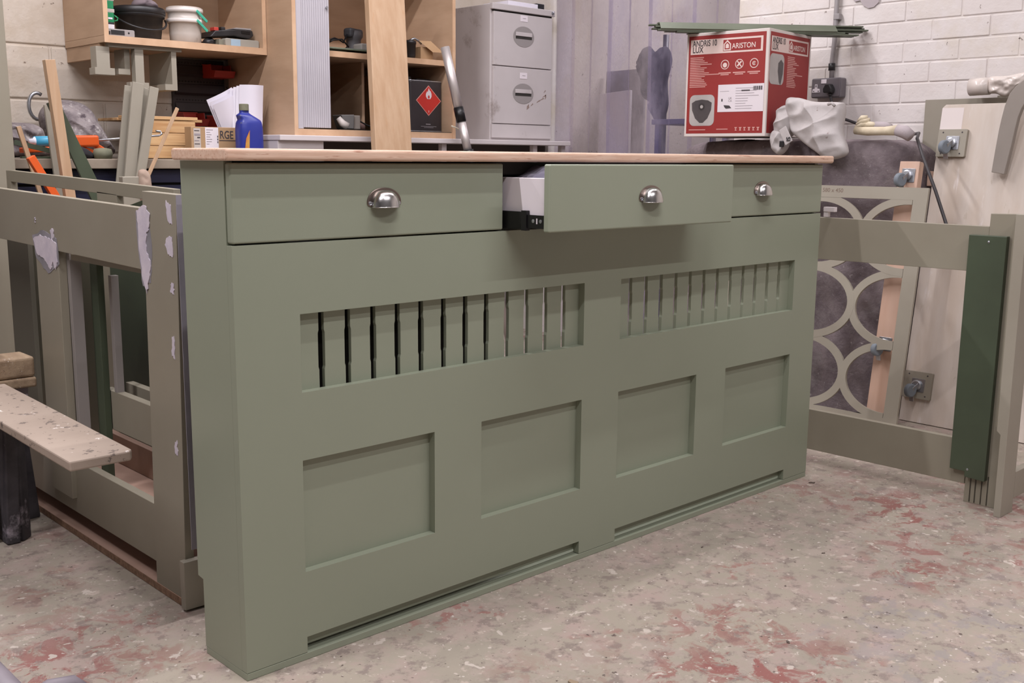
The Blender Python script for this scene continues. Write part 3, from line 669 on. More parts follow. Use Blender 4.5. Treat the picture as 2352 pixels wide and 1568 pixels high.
for z in (1.576,1.62): MB().lathe([(.0755,z),(.0785,z+.002),(.0785,z+.015),(.0755,z+.017)],(1.322,2.76,0),36).build('rim', M('white_rim',(214,206,200),.4), wk, smooth=True)
for z in (1.588,1.628): MB().bar((1.340,2.684,z),(1.397,2.70,z-.042),.012,.006,(0,1,0)).build('handle', TEAL, wk, .002)
bd = thing('ring_binder','grey ring binder with a pale blue label lying flat in the wall cupboard','binder',(1.54,2.74,1.4865))
MB().prism(rrect(1.462,1.630,1.487,1.521,.008),2.662,2.88,'y').build('cover', M('binder_grey',(150,146,136),.6), bd, .002)
B(1.488,1.535,2.6605,2.662,1.490,1.518).build('label', M('blue_label',(150,172,188),.7), bd)
B(1.440,1.462,2.68,2.88,1.490,1.516).build('pages', M('page_edge',(120,118,104),.8), bd)
ps = thing('power_tool_case','black sanding tool with a red switch lying on the grey binder','tool',(1.54,2.76,1.521))
MB().prism([(1.40,1.522),(1.52,1.536),(1.60,1.528),(1.62,1.545),(1.615,1.566),(1.54,1.567),(1.43,1.552)],2.69,2.83,'y').build('tool_body', BLACKP, ps, .004)
MB().prism([(1.52,1.5675),(1.615,1.568),(1.615,1.576),(1.54,1.574)],2.70,2.82,'y').build('grey_cap', M('cap_grey',(150,146,146),.5), ps, .002)
B(1.558,1.60,2.6875,2.69,1.549,1.561).build('recess', BLACKM, ps); B(1.43,1.452,2.70,2.74,1.553,1.568).build('switch', RBIN, ps, .002); B(1.465,1.485,2.70,2.74,1.556,1.572).build('knob', BLACKP, ps, .003)
tag(MB().pillow([(1.395,2.73,1.4875),(1.39,2.73,1.51),(1.42,2.73,1.525),(1.44,2.73,1.51),(1.437,2.73,1.4875)],.03,Vector((0,-1,0)),.004,40).build('cable_coil',BLACKP,smooth=True),'coil of black cable beside the grey ring binder','cable')
tag(MB().prism(rrect(1.232,1.252,1.487,1.575,.004),2.88,2.94,'y').build('spray_can',M('dark_olive_can',(70,64,44),.5)),'dark olive can standing between the black bucket and the milky buckets','can')

# ------------------------------------------------------------------ white table with the shutter cupboard and the filing cabinet
tb = thing('white_table','long white table carrying the shutter cupboard and the filing cabinet','table',(2.45,2.7,0))
B(1.545,3.385,2.365,3.05,1.0745,1.0985).build('table_top', WHITEP, tb, .003)
B(1.548,1.785,2.39,3.03,.0,1.074).build('pedestal', WHITEP, tb, .002)
for x in (2.49,3.13,3.35): B(x,x+.03,2.40,2.43,0,1.074).build('leg', WHITEP, tb, .002)
for x in (2.49,3.13,3.35): B(x,x+.03,3.0,3.03,0,1.074).build('leg', WHITEP, tb, .002)
B(1.79,3.37,3.032,3.048,.05,1.074).build('modesty_panel', DARKIN, tb); B(1.79,3.37,2.55,2.57,.75,1.074).build('recess_shade_board', M('brown_shadow_board',(74,64,58),.7), tb)  # brown board's dark colour stands in for shade in the recess under the table
tc = thing('shutter_cupboard','tall ply cupboard with a half-drawn grey tambour shutter','cupboard',(2.12,2.7,1.0985))
z0, z1 = 1.0995, 2.08
B(1.655,1.673,2.423,3.0,z0,z1).build('side', PLY, tc, .001); B(2.577,2.595,2.423,3.0,z0,z1).build('side', PLY, tc, .001)
for x in (1.6545,2.5765): B(x,x+.019,2.420,2.423,z0,z1).build('edging', PLYE, tc)
B(1.673,2.577,2.423,3.0,z0,1.128).build('bottom', PLYE, tc, .001); B(1.673,2.577,2.423,3.0,z1-.02,z1).build('top', PLY, tc)
B(1.673,2.577,2.985,3.0,1.128,z1-.02).build('back', PLY, tc); B(1.673,2.577,2.46,2.985,1.4575,1.4825).build('shelf', PLY, tc, .001)
B(1.673,2.577,2.457,2.46,1.457,1.483).build('shelf_edging', PLYE, tc)
B(1.90,2.577,2.43,2.98,1.1282,1.1312).build('dark_liner', DARKIN, tc)
B(2.15,2.165,2.60,2.98,1.1315,1.457).build('inner_divider', PLY, tc)
B(1.6735,1.7045,2.424,2.445,1.1285,z1-.02).build('shutter_guide', TAMB, tc, .002)
nsl = 13
for k in range(nsl):
    x = 1.706+k*.0114; B(x,x+.0106,2.428,2.436,1.134,z1-.022).build('shutter_slat', TAMB, tc, .0022)
MB().lathe([(.004,0),(.006,-.006),(.006,-.01)],(1.838,2.428,1.665),14,1).build('shutter_knob', ZINC, tc)
# on the shelf
for k,(x0,x1,y0,y1,lab) in enumerate(((1.80,2.00,2.47,2.58,'dull green sanding plate lying lowest on the cupboard shelf'),(1.83,2.14,2.452,2.56,'thin green disc plate overhanging the cupboard shelf'))):
    tag(MB().prism(rrect(x0,x1,y0,y1,.05),1.4835+k*.0085,1.4915+k*.0085,'z').build('plate', M('green_grey_plate%d'%k,(110,118,98),.6,c2=(84,92,78),ns=12), None, .002), lab, 'plate')
sd = thing('sander','dark grey electric sander with a coiled lead on the cupboard shelf','sander',(2.1,2.62,1.4825))
MB().lathe([(.0,1.493),(.045,1.493),(.05,1.51),(.034,1.53),(.036,1.56),(.044,1.575),(.038,1.60),(.01,1.606)],(2.12,2.62,0),24).build('motor_body', M('sander_grey',(84,82,84),.6), sd, smooth=True)
MB().bar((2.07,2.60,1.59),(2.17,2.64,1.59),.045,.05,(0,1,0)).build('grip', M('sander_dark',(62,62,66),.6), sd, .012)
MB().tube([(2.07,2.60,1.58),(2.04,2.59,1.54),(2.01,2.58,1.55),(1.98,2.575,1.555),(1.95,2.57,1.545),(1.94,2.57,1.53),(1.97,2.57,1.545),(2.02,2.57,1.552),(2.06,2.575,1.52)],.004,8).build('lead', BLACKP, sd, smooth=True)
tag(MB().prism(rrect(2.08,2.15,1.5005,1.535,.01),2.50,2.57,'y').build('dust_pad',M('pad_grey',(140,136,130),.8),None,.006),'pale grey sanding pad beside the sander','pad')
sg = thing('spray_gun_cup','black spray gun cup on the cupboard shelf beside the open carton','cup',(2.40,2.53,1.4825))
MB().lathe([(.0,1.4832),(.020,1.4832),(.026,1.50),(.028,1.555),(.030,1.556),(.030,1.57),(.022,1.574)],(2.395,2.53,0),20).build('cup_body', BLACKP, sg, smooth=True)
MB().tube([(2.395,2.53,1.574),(2.42,2.53,1.585),(2.45,2.53,1.575),(2.465,2.53,1.562)],.006,8).build('spout', ZINC, sg, smooth=True)
ct = thing('open_carton','small open cardboard carton with a raised flap on the cupboard shelf','carton',(2.49,2.55,1.4825))
B(2.437,2.515,2.50,2.58,1.4832,1.545).build('carton_body', CARD, ct, .001)
MB().add([(2.425,2.498,1.572),(2.502,2.498,1.575),(2.557,2.470,1.522),(2.490,2.470,1.520),(2.425,2.4995,1.573),(2.502,2.4995,1.576),(2.557,2.4715,1.523),(2.490,2.4715,1.521)],[(0,1,2,3),(7,6,5,4),(0,4,5,1),(1,5,6,2),(2,6,7,3),(3,7,4,0)]).build('flap', CARD, ct)
# in the bottom of the cupboard
rt_ = thing('router','small grey hand router lying in the bottom of the shutter cupboard','router',(2.03,2.55,1.131))
MB().prism([(1.96,1.20),(2.035,1.203),(2.03,1.135),(1.985,1.135)],2.50,2.58,'y').build('motor_body', M('router_grey',(120,118,116),.6), rt_, .004)
B(2.036,2.075,2.51,2.56,1.135,1.20).build('base_frame', M('router_pale',(158,150,142),.6), rt_, .003)
MB().tube([(2.075,2.52,1.175),(2.13,2.53,1.155),(2.2,2.54,1.145),(2.27,2.52,1.14)],.004,8).build('lead', BLACKP, rt_, smooth=True)
MB().lathe([(.0,0),(.018,0),(.02,.02),(.012,.035)],(2.115,2.56,1.1315),18).build('knob', M('pink_knob',(140,110,104),.6), rt_, smooth=True)
tag(MB().tube([(1.935,2.49,1.185),(1.95,2.48,1.16),(1.972,2.47,1.145)],[.012,.017,.019],14).build('glue_bottle',M('glue_white',(196,188,182),.5),smooth=True),'little white glue bottle lying beside the shutter','bottle')
tn = thing('solvent_tin','charcoal solvent tin with a red flammable diamond in the shutter cupboard','tin',(2.47,2.55,1.131))
MB().prism(rrect(2.362,2.577,2.50,2.62,.018),1.132,1.378,'z').build('tin_body', M('tin_charcoal',(66,60,62),.35,c2=(58,53,55),ns=4,metal=.3), tn, .003)
MB().prism(rrect(2.361,2.578,2.499,2.621,.018),1.378,1.384,'z').build('tin_rim', ZINC, tn, .001); MB().prism(rrect(2.361,2.578,2.499,2.621,.018),1.1316,1.138,'z').build('tin_rim', ZINC, tn, .001)
MB().lathe([(.018,1.384),(.018,1.40),(.014,1.402)],(2.40,2.56,0),18).build('cap', BLACKP, tn); MB().bar((2.45,2.56,1.39),(2.54,2.56,1.39),.01,.02,(0,1,0)).build('carry_handle', BLACKP, tn, .003)
F_ = frame((2.485,2.4995,1.286),(1,0,0),(0,0,1))
def dia(r, z): return MB(F_).prism([(0,-r*.93),(r,0),(0,r*.93),(-r,0)],-.0002,z,'z')
dia(.080,.0008).build('diamond_border', M('pink_white_print',(220,160,150),.5), tn); dia(.0755,.0014).build('diamond', M('flame_red',(196,52,44),.45), tn)
MB(F_).prism([(0,.062),(.008,.046),(.011,.049),(.018,.033),(.018,.02),(.010,.008),(-.010,.008),(-.018,.02),(-.018,.032),(-.010,.046),(-.006,.04)],.0014,.002,'z').build('flame', LABEL, tn)
MB(F_).prism([(0,.028),(.006,.02),(.004,.011),(-.004,.011),(-.006,.019)],.002,.0024,'z').build('flame_core', M('flame_red2',(196,52,44),.45), tn)
text('hazard_class','3',.014,LABEL,tn,F_ @ Matrix.Translation((-.004,-.058,.0014)),.0003)
MB(F_).box(-.018,.012,-.118,-.114,0,.0006).box(-.05,.05,-.128,-.126,0,.0006).box(-.03,.03,-.134,-.132,0,.0006).build('small_print', INKL, tn)
tag(B(2.30,2.45,2.66,2.80,1.1315,1.41).build('carton',CARD,None,.002),'brown carton behind the charcoal solvent tin','carton')

fc = thing('filing_cabinet','two-drawer pale grey steel filing cabinet on the white table','filing cabinet',(3.14,2.78,1.0985))
x0, x1, z0, z1 = 2.912, 3.372, 1.0995, 1.800
B(x0,x1,2.512,3.045,z0,z1).build('case', FILEG, fc, .003)
B(x0-.003,x1+.004,2.490,2.511,1.772,z1+.004).build('top_trim', FILEG, fc, .003)
B(x0+.012,x1-.012,2.502,2.5118,1.764,1.7715).build('shadow_gap', DARKIN, fc)
def fdrawer(a, b, zc):
    d_ = B(x0+.012,x1-.012,2.497,2.5115,a,b).build('drawer', FILEG, fc, .002)
    pts = [(x0+.230+.078*math.cos(R(t)), zc+.054*math.sin(R(t))) for t in range(0,360,12)]
    MB().prism(pts,2.4955,2.4972,'y').build('pull_recess', M('pull_grey',(148,142,140),.5), d_, .0006)
    B(x0+.170,x0+.290,2.492,2.4955,zc+.002,zc+.022).build('pull_lip', FILEG, d_, .0012)
    B(x0+.170,x0+.290,2.4945,2.4956,zc-.012,zc+.0018).build('pull_slot', DARKIN, d_)
    B(x0+.205,x0+.258,2.4955,2.4972,zc+.078,zc+.11).build('card', LABEL, d_, .0005)
    B(x0+.222,x0+.245,2.4949,2.4956,zc+.094,zc+.0965).build('card_writing', INKL, d_)
fdrawer(1.490,1.763,1.648); fdrawer(1.188,1.485,1.350)
B(x0+.006,x1-.006,2.500,2.5117,1.112,1.185).build('kick_panel', FILEG, fc, .002)
MB().lathe([(.009,0),(.009,-.004),(.006,-.005)],(x1-.018,2.490,1.789),16,1).build('lock', ZINC, fc)
mbx = MB()
for (xx,zz,ww,hh) in ((3.245,1.305,.03,.006),(3.27,1.318,.035,.005),(3.29,1.335,.03,.005),(3.31,1.325,.01,.02),(3.17,1.265,.02,.02),(3.20,1.285,.02,.006),(3.30,1.36,.016,.006)):
    mbx.prism([(xx,zz),(xx+ww,zz+.012),(xx+ww*.8,zz+hh+.012),(xx+ww*.1,zz+hh)],2.4966,2.4972,'y')
mbx.build('scuff_marks', M('scuff',(142,124,116),.7), fc)
tag(B(3.05,3.27,2.52,2.72,1.8002,1.83).build('paper_ream',PAPER,None,.002),'white paper ream lying on the filing cabinet','paper')
tag(B(3.28,3.34,2.54,2.70,1.8002,1.84).build('black_box',BLACKP,None,.003),'small black box on the filing cabinet beside the paper','box')

# pine plank and vacuum tube leaning in front
tag(MB().bar((1.958,2.045,0.0),(2.148,2.41,1.82),.21,.036,(0,1,0)).build('pine_plank', PINE, None, .003), 'wide pine plank leaning upright in front of the shutter cupboard', 'plank')
vt = thing('vacuum_tube','chromed telescopic vacuum tube leaning by the filing cabinet','tube',(2.62,2.1,0))
a, b = Vector((2.472,2.355,1.535)), Vector((2.645,2.03,0.02)); dd = b-a
MB().tube([a, a+dd*.20],[.0225,.0225],18).build('upper_tube', STEEL, vt, smooth=True)
MB().tube([a+dd*.19, a+dd*.235],[.0245,.0245],18).build('collar', BLACKM, vt, smooth=True)
MB().tube([a+dd*.235, a+dd*.335],[.0205,.0205],18).build('middle_tube', STEEL, vt, smooth=True)
MB().tube([a+dd*.325, a+dd*.345],[.0275,.0275],18).build('collar', BLACKM, vt, smooth=True)
MB().tube([a+dd*.345, b],[.0225,.0225],18).build('lower_tube', M('dark_chrome',(170,162,160),.4,metal=.7), vt, smooth=True)
tag(MB().tube([(2.50,2.34,1.16),(2.53,2.335,1.15),(2.58,2.33,1.13),(2.59,2.325,1.09),(2.57,2.32,1.05)],.004,8).build('twine_loop',M('cord_white',(210,200,180),.6),smooth=True),'thin loop of white twine hanging beside the vacuum tube','twine')

# ------------------------------------------------------------------ strip curtain in the doorway and the room behind it
def pvc(name, tint, dirt, op):
    m = bpy.data.materials.new(name); m.use_nodes = True; nt = m.node_tree; N = nt.nodes; L = nt.links
    b = N['Principled BSDF']; out = N['Material Output']; b.inputs['Roughness'].default_value = .28
    g = N.new('ShaderNodeNewGeometry'); mp = N.new('ShaderNodeMapping'); mp.inputs['Scale'].default_value = (1,1,.45); L.new(g.outputs['Position'], mp.inputs[0])
    n = N.new('ShaderNodeTexNoise'); n.inputs['Scale'].default_value = 3.0; n.inputs['Detail'].default_value = 6; n.inputs['Roughness'].default_value=.6; L.new(mp.outputs[0], n.inputs[0])
    r = N.new('ShaderNodeMapRange'); r.inputs[1].default_value = .40; r.inputs[2].default_value = .66; r.inputs[3].default_value = op-.08; r.inputs[4].default_value = min(.96,op+.58); L.new(n.outputs[0], r.inputs[0])
    mx = N.new('ShaderNodeMix'); mx.data_type = 'RGBA'; mx.inputs[6].default_value = lin(tint); mx.inputs[7].default_value = lin(dirt); L.new(n.outputs[0], mx.inputs[0]); L.new(mx.outputs[2], b.inputs['Base Color'])
    tl = N.new('ShaderNodeBsdfTranslucent'); tl.inputs[0].default_value = lin(tint)
    m1 = N.new('ShaderNodeMixShader'); m1.inputs[0].default_value = .35; L.new(b.outputs[0], m1.inputs[1]); L.new(tl.outputs[0], m1.inputs[2])
    tp = N.new('ShaderNodeBsdfTransparent'); tp.inputs[0].default_value = lin((246,243,250))
    m2 = N.new('ShaderNodeMixShader'); L.new(r.outputs[0], m2.inputs[0]); L.new(tp.outputs[0], m2.inputs[1]); L.new(m1.outputs[0], m2.inputs[2]); L.new(m2.outputs[0], out.inputs[0])
    return m
PVC1 = pvc('pvc_strip', (178,169,178), (186,174,174), .30); PVC2 = pvc('pvc_strip_violet', (152,145,178), (182,172,180), .26)
scn = thing('strip_curtain','smoky violet pvc strip curtain hanging in the doorway','curtain',(3.42,1.93,0))
B(3.412,3.43,1.305,2.555,2.30,2.345).build('curtain_rail', ZINC, scn)
ns = 9
for k in range(ns):
    ya = 1.312+k*.1375; wd = .155; xb = 3.440 if k % 2 else 3.450
    def fn(t):
        return lambda u, v: (xb+t+.012*math.sin(u*math.pi)*(1 if k % 2 else -1)+.004*math.sin(v*9+k), min(2.552, ya+wd*u), .02+v*2.285)
    MB().grid(fn(0),9,14).build('pvc_strip', PVC2 if k in (1,2,3,5) else PVC1, scn, smooth=True)
# the room behind
tag(MB().bar((4.12,2.70,.0),(4.24,2.79,1.42),.255,.02,(-1,0,0)).build('white_board',WHITEP,None,.002),'white board leaning in the room behind the strip curtain','board')
tag(MB().bar((4.34,2.84,.0),(4.42,2.86,1.57),.33,.02,(-1,0,0)).build('grey_board',M('grey_mdf',(150,144,144),.7),None,.002),'grey board standing behind the white one beyond the strip curtain','board')
tag(MB().pillow([(4.2,2.56,1.63),(4.2,2.50,1.68),(4.2,2.44,1.64),(4.2,2.37,1.67),(4.2,2.32,1.60),(4.2,2.35,1.45),(4.2,2.34,1.30),(4.2,2.40,1.22),(4.2,2.45,1.33),(4.2,2.52,1.38),(4.2,2.54,1.5)],.10,Vector((-1,0,0)),.02,16,rings=16,sub=8,folds=(((0,40,8),.02),)).build('dark_jacket',M('dark_cloth',(40,36,44),1),smooth=True),'dark jacket hanging beyond the strip curtain','jacket')
rk = thing('coat_stand','slim dark post that the jacket hangs on beyond the strip curtain','stand',(4.28,2.45,0))
MB().tube([(4.30,2.45,0),(4.30,2.45,1.75)],.018,12).build('post', BLACKM, rk, smooth=True); MB().lathe([(.16,0),(.16,.02),(.03,.03)],(4.30,2.45,0),20).build('foot', BLACKM, rk)
bt = thing('blue_table','blue steel framed table in the room behind the strip curtain','table',(4.2,2.2,0))
B(4.0,4.6,1.75,2.30,1.205,1.235).build('table_top', M('blue_grey_top',(104,100,128),.5), bt, .003)
for yy in (1.78,2.26):
    for xx in (4.02,4.56): B(xx,xx+.03,yy,yy+.03,0,1.205).build('leg', M('blue_frame',(70,68,116),.5), bt, .003)
tag(B(5.2,5.6,1.4,2.4,0,1.3).build('brown_carton',M('brown_dim',(140,116,96),.8),None,.004),'large brown carton stack in the room behind the strip curtain','carton')
# ------------------------------------------------------------------ second unfinished carcass, right
rf = thing('cabinet_carcass', 'unfinished taupe green carcass frame standing at the right end of the green cabinet', 'cabinet', (2.2,-.2,0))
def rq(pts, x0, x1, name, mat=SAGE2, bv=.0012): return MB().prism(pts,x0,x1,'x').build(name, mat, rf, bv)
rq([(-.458,.0),(-.556,.0),(-.556,.865),(-.468,.863)], 2.1505, 2.172, 'stile')
rq([(.62,.690),(-.4675,.694),(-.4675,.826),(.62,.829)], 2.150, 2.171, 'top_rail')
rq([(.62,.05),(-.4575,.055),(-.4575,.190),(.62,.188)], 2.150, 2.171, 'bottom_rail')
rq([(.53,.0),(.62,.0),(.62,.05),(.53,.05)], 2.150, 2.171, 'stile_foot')
MB().prism([(-.577,0),(-.577,.242),(-.566,.252),(-.566,.868),(-.597,.868),(-.597,0)],2.078,2.165,'x').build('front_stile', STONE, rf, .0015)
B(2.095,2.1505,-.5655,-.557,.26,.86).build('corner_fillet', SAGE2, rf)
B(2.166,2.9,-.597,-.575,.74,.868).build('front_rail', STONE, rf, .0015); B(2.166,2.9,-.597,-.575,.04,.12).build('front_rail', STONE, rf, .0015)
for yy in (-.476,-.491,-.509,-.527): B(2.1488,2.1504,yy-.0014,yy+.0014,.004,.092).build('paint_run', M('dark_run%d'%int(-yy*1000),(60,56,46),.4), rf)
MB().box(2.151,2.166,.050,.066,.829,.846).box(2.149,2.168,.028,.066,.846,.861).build('spacer_clip', WHITEP, rf, .001)
# dark green plank screwed to it
gp = thing('green_plank', 'dark green plank with two screws hanging on the right-hand carcass frame', 'plank', (2.14,-.47,.09))
MB().prism([(-.420,.801),(-.528,.801),(-.524,.080),(-.464,.083),(-.464,.099),(-.4185,.100)],2.128,2.1485,'x').build('plank_board', DGREEN, gp, .0015)
for yy, zz in ((-.478,.783),(-.472,.107)): MB().lathe([(.0035,0),(.0035,-.001),(.0015,-.0018)],(2.128,yy,zz),12,0).build('screw', ZINC, gp)

# ------------------------------------------------------------------ fretwork panel leaning on the covered machine
def lean(x_at_floor, deg, y): # frame: u = towards -y (right in the picture), v = up the lean, w = out towards the camera
    return frame((x_at_floor, y, 0), (0,-1,0), (math.sin(R(deg)), 0, math.cos(R(deg))))
FR = lean(2.725, 8.07, .047)
fp = thing('fretwork_panel', 'taupe fretwork panel cut with interlaced circles leaning behind the right-hand frame', 'panel', (2.78,.4,0))
pu, pv, bw, bh, bt_, t_ = .365, .272, .054, .058, .046, .012; cu0 = -.062
wid = 2*pu-2*cu0; hei = 3*pv+bh+bt_
mb = MB(FR)     # local u runs leftwards from the right edge, so u is negative
mb.box(-bw,0,0,hei,0,t_); mb.box(-wid,-wid+bw,0,hei,0,t_); mb.box(-wid+bw,-bw,0,bh,0,t_); mb.box(-wid+bw,-bw,hei-bt_,hei,0,t_)
mb.build('border', STONE, fp)
for j in range(3):
    cy = bh+pv*(j+.5)
    for i_, (cx, a0, a1) in enumerate(((cu0,88,272),(cu0-pu,0,360),(cu0-2*pu,-92,92))):
        q = MB(FR); n = 30 if a1-a0 < 200 else 56; zt_ = t_-.0003-.0004*((j+i_) % 2)
        e = lambda t, k: (cx+(pu/2+k)*math.cos(R(t)), cy+(pv/2+k)*math.sin(R(t)))
        for k in range(n):
            t0, t1 = a0+(a1-a0)*k/n, a0+(a1-a0)*(k+1)/n
            q.prism([e(t0,-.017),e(t0,.0125),e(t1,.0125),e(t1,-.017)], .0004, zt_, 'z')
        q.build('ring', STONE, fp)
text('pencilled_size','580 x 450',.022,M('pencil',(120,104,92),.8),fp,FR @ Matrix.Translation((-.43,hei-.026,t_)),.0002)

# ------------------------------------------------------------------ machine under a charcoal blanket
def blanket(u, v):
    cy, cx, hy, hx, zt = .76, 3.14, .545, .205, 1.100
    a = 2*math.pi*u; n = 5.0
    ca, sa = math.cos(a), math.sin(a); k = (abs(ca)**n+abs(sa)**n)**(-1/n)
    fold = math.sin(a*9+1.3)+.6*math.sin(a*17+.5)+.4*math.sin(a*29)
    if v < .30:
        t = v/.30; rr = t; z = zt-.012*t*t-.045*max(0,t-.82)/.18*max(0,t-.82)/.18; f = 0
        rr = min(1, t)
        dy, dx = hy*k*ca*rr, hx*k*sa*rr
    else:
        t = (v-.30)/.70; z = (zt-.057)*(1-t)+.004*t; f = min(1,t*2.2)*.017*fold+.012*t
        dy, dx = (hy+f)*k*ca, (hx+f*(1.0 if sa < 0 else .3))*k*sa
    q = Vector((cx+dx, cy+dy, z)); w_ = noise.noise(q*7)*.014+noise.noise(q*17)*.006
    return (q.x+w_*(.6 if v > .3 else 0)*(-1 if sa < 0 else 0), q.y+w_*.4, z+(w_*.7-.004 if v < .34 else 0))
bl = MB().grid(blanket,220,64,True).build('blanket_cover', BLANK, None, smooth=True)
tag(bl, 'charcoal blanket draped over a machine against the white brick wall', 'blanket')

# ------------------------------------------------------------------ printed carton
AX = Vector((2.789,1.129,1.104)); BXc = Vector((2.830,.749,1.104)); uu = (BXc-AX); wdt = uu.length; uu.normalize(); hgt = .428
dep = Vector((-uu.y,uu.x,0)); depth = .385
ab = thing('water_heater_carton', 'red and white water heater carton standing on the charcoal blanket', 'carton', ((AX+uu*wdt/2+dep*depth/2)))
F1 = frame(AX,uu,(0,0,1)); F2 = frame(BXc,dep,(0,0,1))
cardw = M('white_card',(214,204,198),.6)
MB(F1).box(0,wdt,0,hgt,-depth,0).build('carton_body', cardw, ab, .002)
def Rc(F, W_, u0, u1, v0, v1, lvl, mb=None):
    mb = mb or MB(F); return mb.box(u0*W_,u1*W_,v0*hgt,v1*hgt,.0001,.0003+.0003*lvl)
greyp = M('photo_grey',(186,180,176),.5,c2=(170,164,160),ns=8); darkp = M('photo_dark',(84,78,78),.45,c2=(70,65,66),ns=9)
for F, W_, s in ((F1,wdt,0),(F2,depth,1)):
    nm = 'front' if not s else 'side'
    Rc(F,W_,.025,.965,.03,.972,0).build('red_field', RED, ab)
    Rc(F,W_,.05,.93,.795,.935,1).build('header_band', REDW, ab)
    Rc(F,W_,.455,.905,.812,.918,2).build('logo_panel', RED, ab)
    text('carton_lettering','ANDRIS 10',.0345,INK,ab,F @ Matrix.Translation((.075*W_,.872*hgt,.0012)),.0001,sx=.70 if not s else .68)
    text('carton_lettering','LUX',.0345,INK,ab,F @ Matrix.Translation((.075*W_,.812*hgt,.0012)),.0001,sx=.78)
    text('carton_lettering','ARISTON',.0295,REDW,ab,F @ Matrix.Translation((.562*W_,.833*hgt,.0014)),.0001,sx=.88)
    hx, hy = .505*W_, .862*hgt; e = .017
    MB(F).prism([(hx-e,hy-e*1.15),(hx+e,hy-e*1.15),(hx+e,hy+e*.4),(hx,hy+e*1.35),(hx-e,hy+e*.4)],.0005,.0013,'z').build('house_logo', REDW, ab)
    MB(F).prism([(hx-e*.7,hy-e*.85),(hx+e*.7,hy-e*.85),(hx+e*.7,hy+e*.3),(hx,hy+e*.95),(hx-e*.7,hy+e*.3)],.0005,.0015,'z').build('house_logo', RED, ab)
    MB(F).prism([(hx-e*.45,hy-e*.6),(hx+e*.45,hy-e*.6),(hx+e*.45,hy+e*.2),(hx,hy+e*.6),(hx-e*.45,hy+e*.2)],.0005,.0017,'z').build('house_logo', REDW, ab)
    mb = MB(F); u0 = .05 if not s else .44
    for k, ln in enumerate((.17,.16,.18,.22,.27,.13,.21,.18,.18,.24,.37,.19,.15,.18,.19,.21,.22,.2)):
        v = .768-k*.0165; mb.box(u0*W_,(u0+ln)*W_,(v-.0085)*hgt,v*hgt,.0003,.0007)
    mb.build('text_lines', REDP, ab)
    # photo of the heater
    if not s:
        MB(F).prism(rrect(.062*W_,.375*W_,.105*hgt,.405*hgt,.022),.0003,.0009,'z').build('heater_picture', greyp, ab)
        c0, c1 = .215*W_, .262*hgt
        MB(F).prism([(c0-.048,c1+.028),(c0-.03,c1+.038),(c0,c1+.042),(c0+.03,c1+.038),(c0+.048,c1+.028),(c0+.046,c1-.002),(c0+.03,c1-.036),(c0+.008,c1-.055),(c0-.008,c1-.055),(c0-.03,c1-.036),(c0-.046,c1-.002)],.0004,.0012,'z').build('heater_picture', darkp, ab)
        MB(F).prism(circ(c0,c1+.012,.015),.0005,.0014,'z').build('heater_picture', M('photo_darker',(58,54,54),.4), ab); MB(F).prism(circ(c0,c1+.012,.007),.0005,.0016,'z').build('heater_picture', greyp, ab)
        for k, cu in enumerate((.485,.66,.835)):
            m_ = ring_mb(MB(F), cu*W_, .685*hgt, .0165, .0195, .0004, .0009, 0, 360, 24); m_.build('round_icon', REDW, ab)
            q = MB(F)
            if k == 0: q.prism(circ(cu*W_,.68*hgt,.010,14),.0004,.0009,'z')
            elif k == 1: q.prism([(cu*W_-.012,.71*hgt),(cu*W_-.008,.715*hgt),(cu*W_+.012,.66*hgt),(cu*W_+.008,.655*hgt)],.0004,.0009,'z').prism([(cu*W_+.006,.712*hgt),(cu*W_+.012,.705*hgt),(cu*W_-.006,.66*hgt),(cu*W_-.012,.668*hgt)],.0004,.0010,'z')
            else: ring_mb(q, cu*W_, .685*hgt, .005, .008, .0004, .0009, 20, 330, 14); q.prism(circ(cu*W_,.685*hgt,.0025,10),.0004,.0009,'z')
            q.build('round_icon', REDW, ab)
            q = MB(F); q.box((cu-.075)*W_,(cu+.075)*W_,.600*hgt,.612*hgt,.0004,.0008).box((cu-.05)*W_,(cu+.05)*W_,.585*hgt,.595*hgt,.0004,.0008); q.build('icon_caption', REDP, ab)
        Rc(F,W_,.415,.965,.235,.495,3).build('sticker', LABEL, ab)
        q = MB(F)
        for k in range(9): q.box(.63*W_,(.63+random.uniform(.12,.3))*W_,(.455-k*.024)*hgt,(.459-k*.024)*hgt,.0012,.0016)
        q.box(.44*W_,.55*W_,.43*hgt,.433*hgt,.0012,.0016).build('sticker_print', INKL, ab)
        q = MB(F)
        for k in range(9): q.box((.84+k*.0125)*W_,(.846+k*.0125+.004*(k % 2))*W_,.435*hgt,.472*hgt,.0012,.0017)
        q.box(.70*W_,.80*W_,.428*hgt,.44*hgt,.0012,.0017).prism([(.49*W_,.30*hgt),(.56*W_,.295*hgt),(.585*W_,.27*hgt),(.52*W_,.265*hgt),(.50*W_,.28*hgt)],.0012,.0017,'z').box(.46*W_,.475*W_,.335*hgt,.36*hgt,.0012,.0017)
        q.build('barcode', INK, ab)['kind'] = 'stuff'
        text('sticker_mark','UK',.012,INKL,ab,F @ Matrix.Translation((.545*W_,.355*hgt,.0014)),.0001); text('sticker_mark','CA',.012,INKL,ab,F @ Matrix.Translation((.545*W_,.33*hgt,.0014)),.0001)
        q = MB(F); q.box(.06*W_,.27*W_,.062*hgt,.070*hgt,.0004,.0008).box(.41*W_,.55*W_,.066*hgt,.074*hgt,.0004,.0008); q.build('foot_print', REDP, ab)
        q = MB(F)
        for k in range(6):
            a_ = (.65+k*.053)*W_; q.prism([(a_-.005,.055*hgt),(a_+.005,.055*hgt),(a_+.002*(k % 2),.07*hgt),(a_+.007,.088*hgt),(a_-.007,.088*hgt),(a_-.002,.07*hgt)],.0004,.0008,'z')
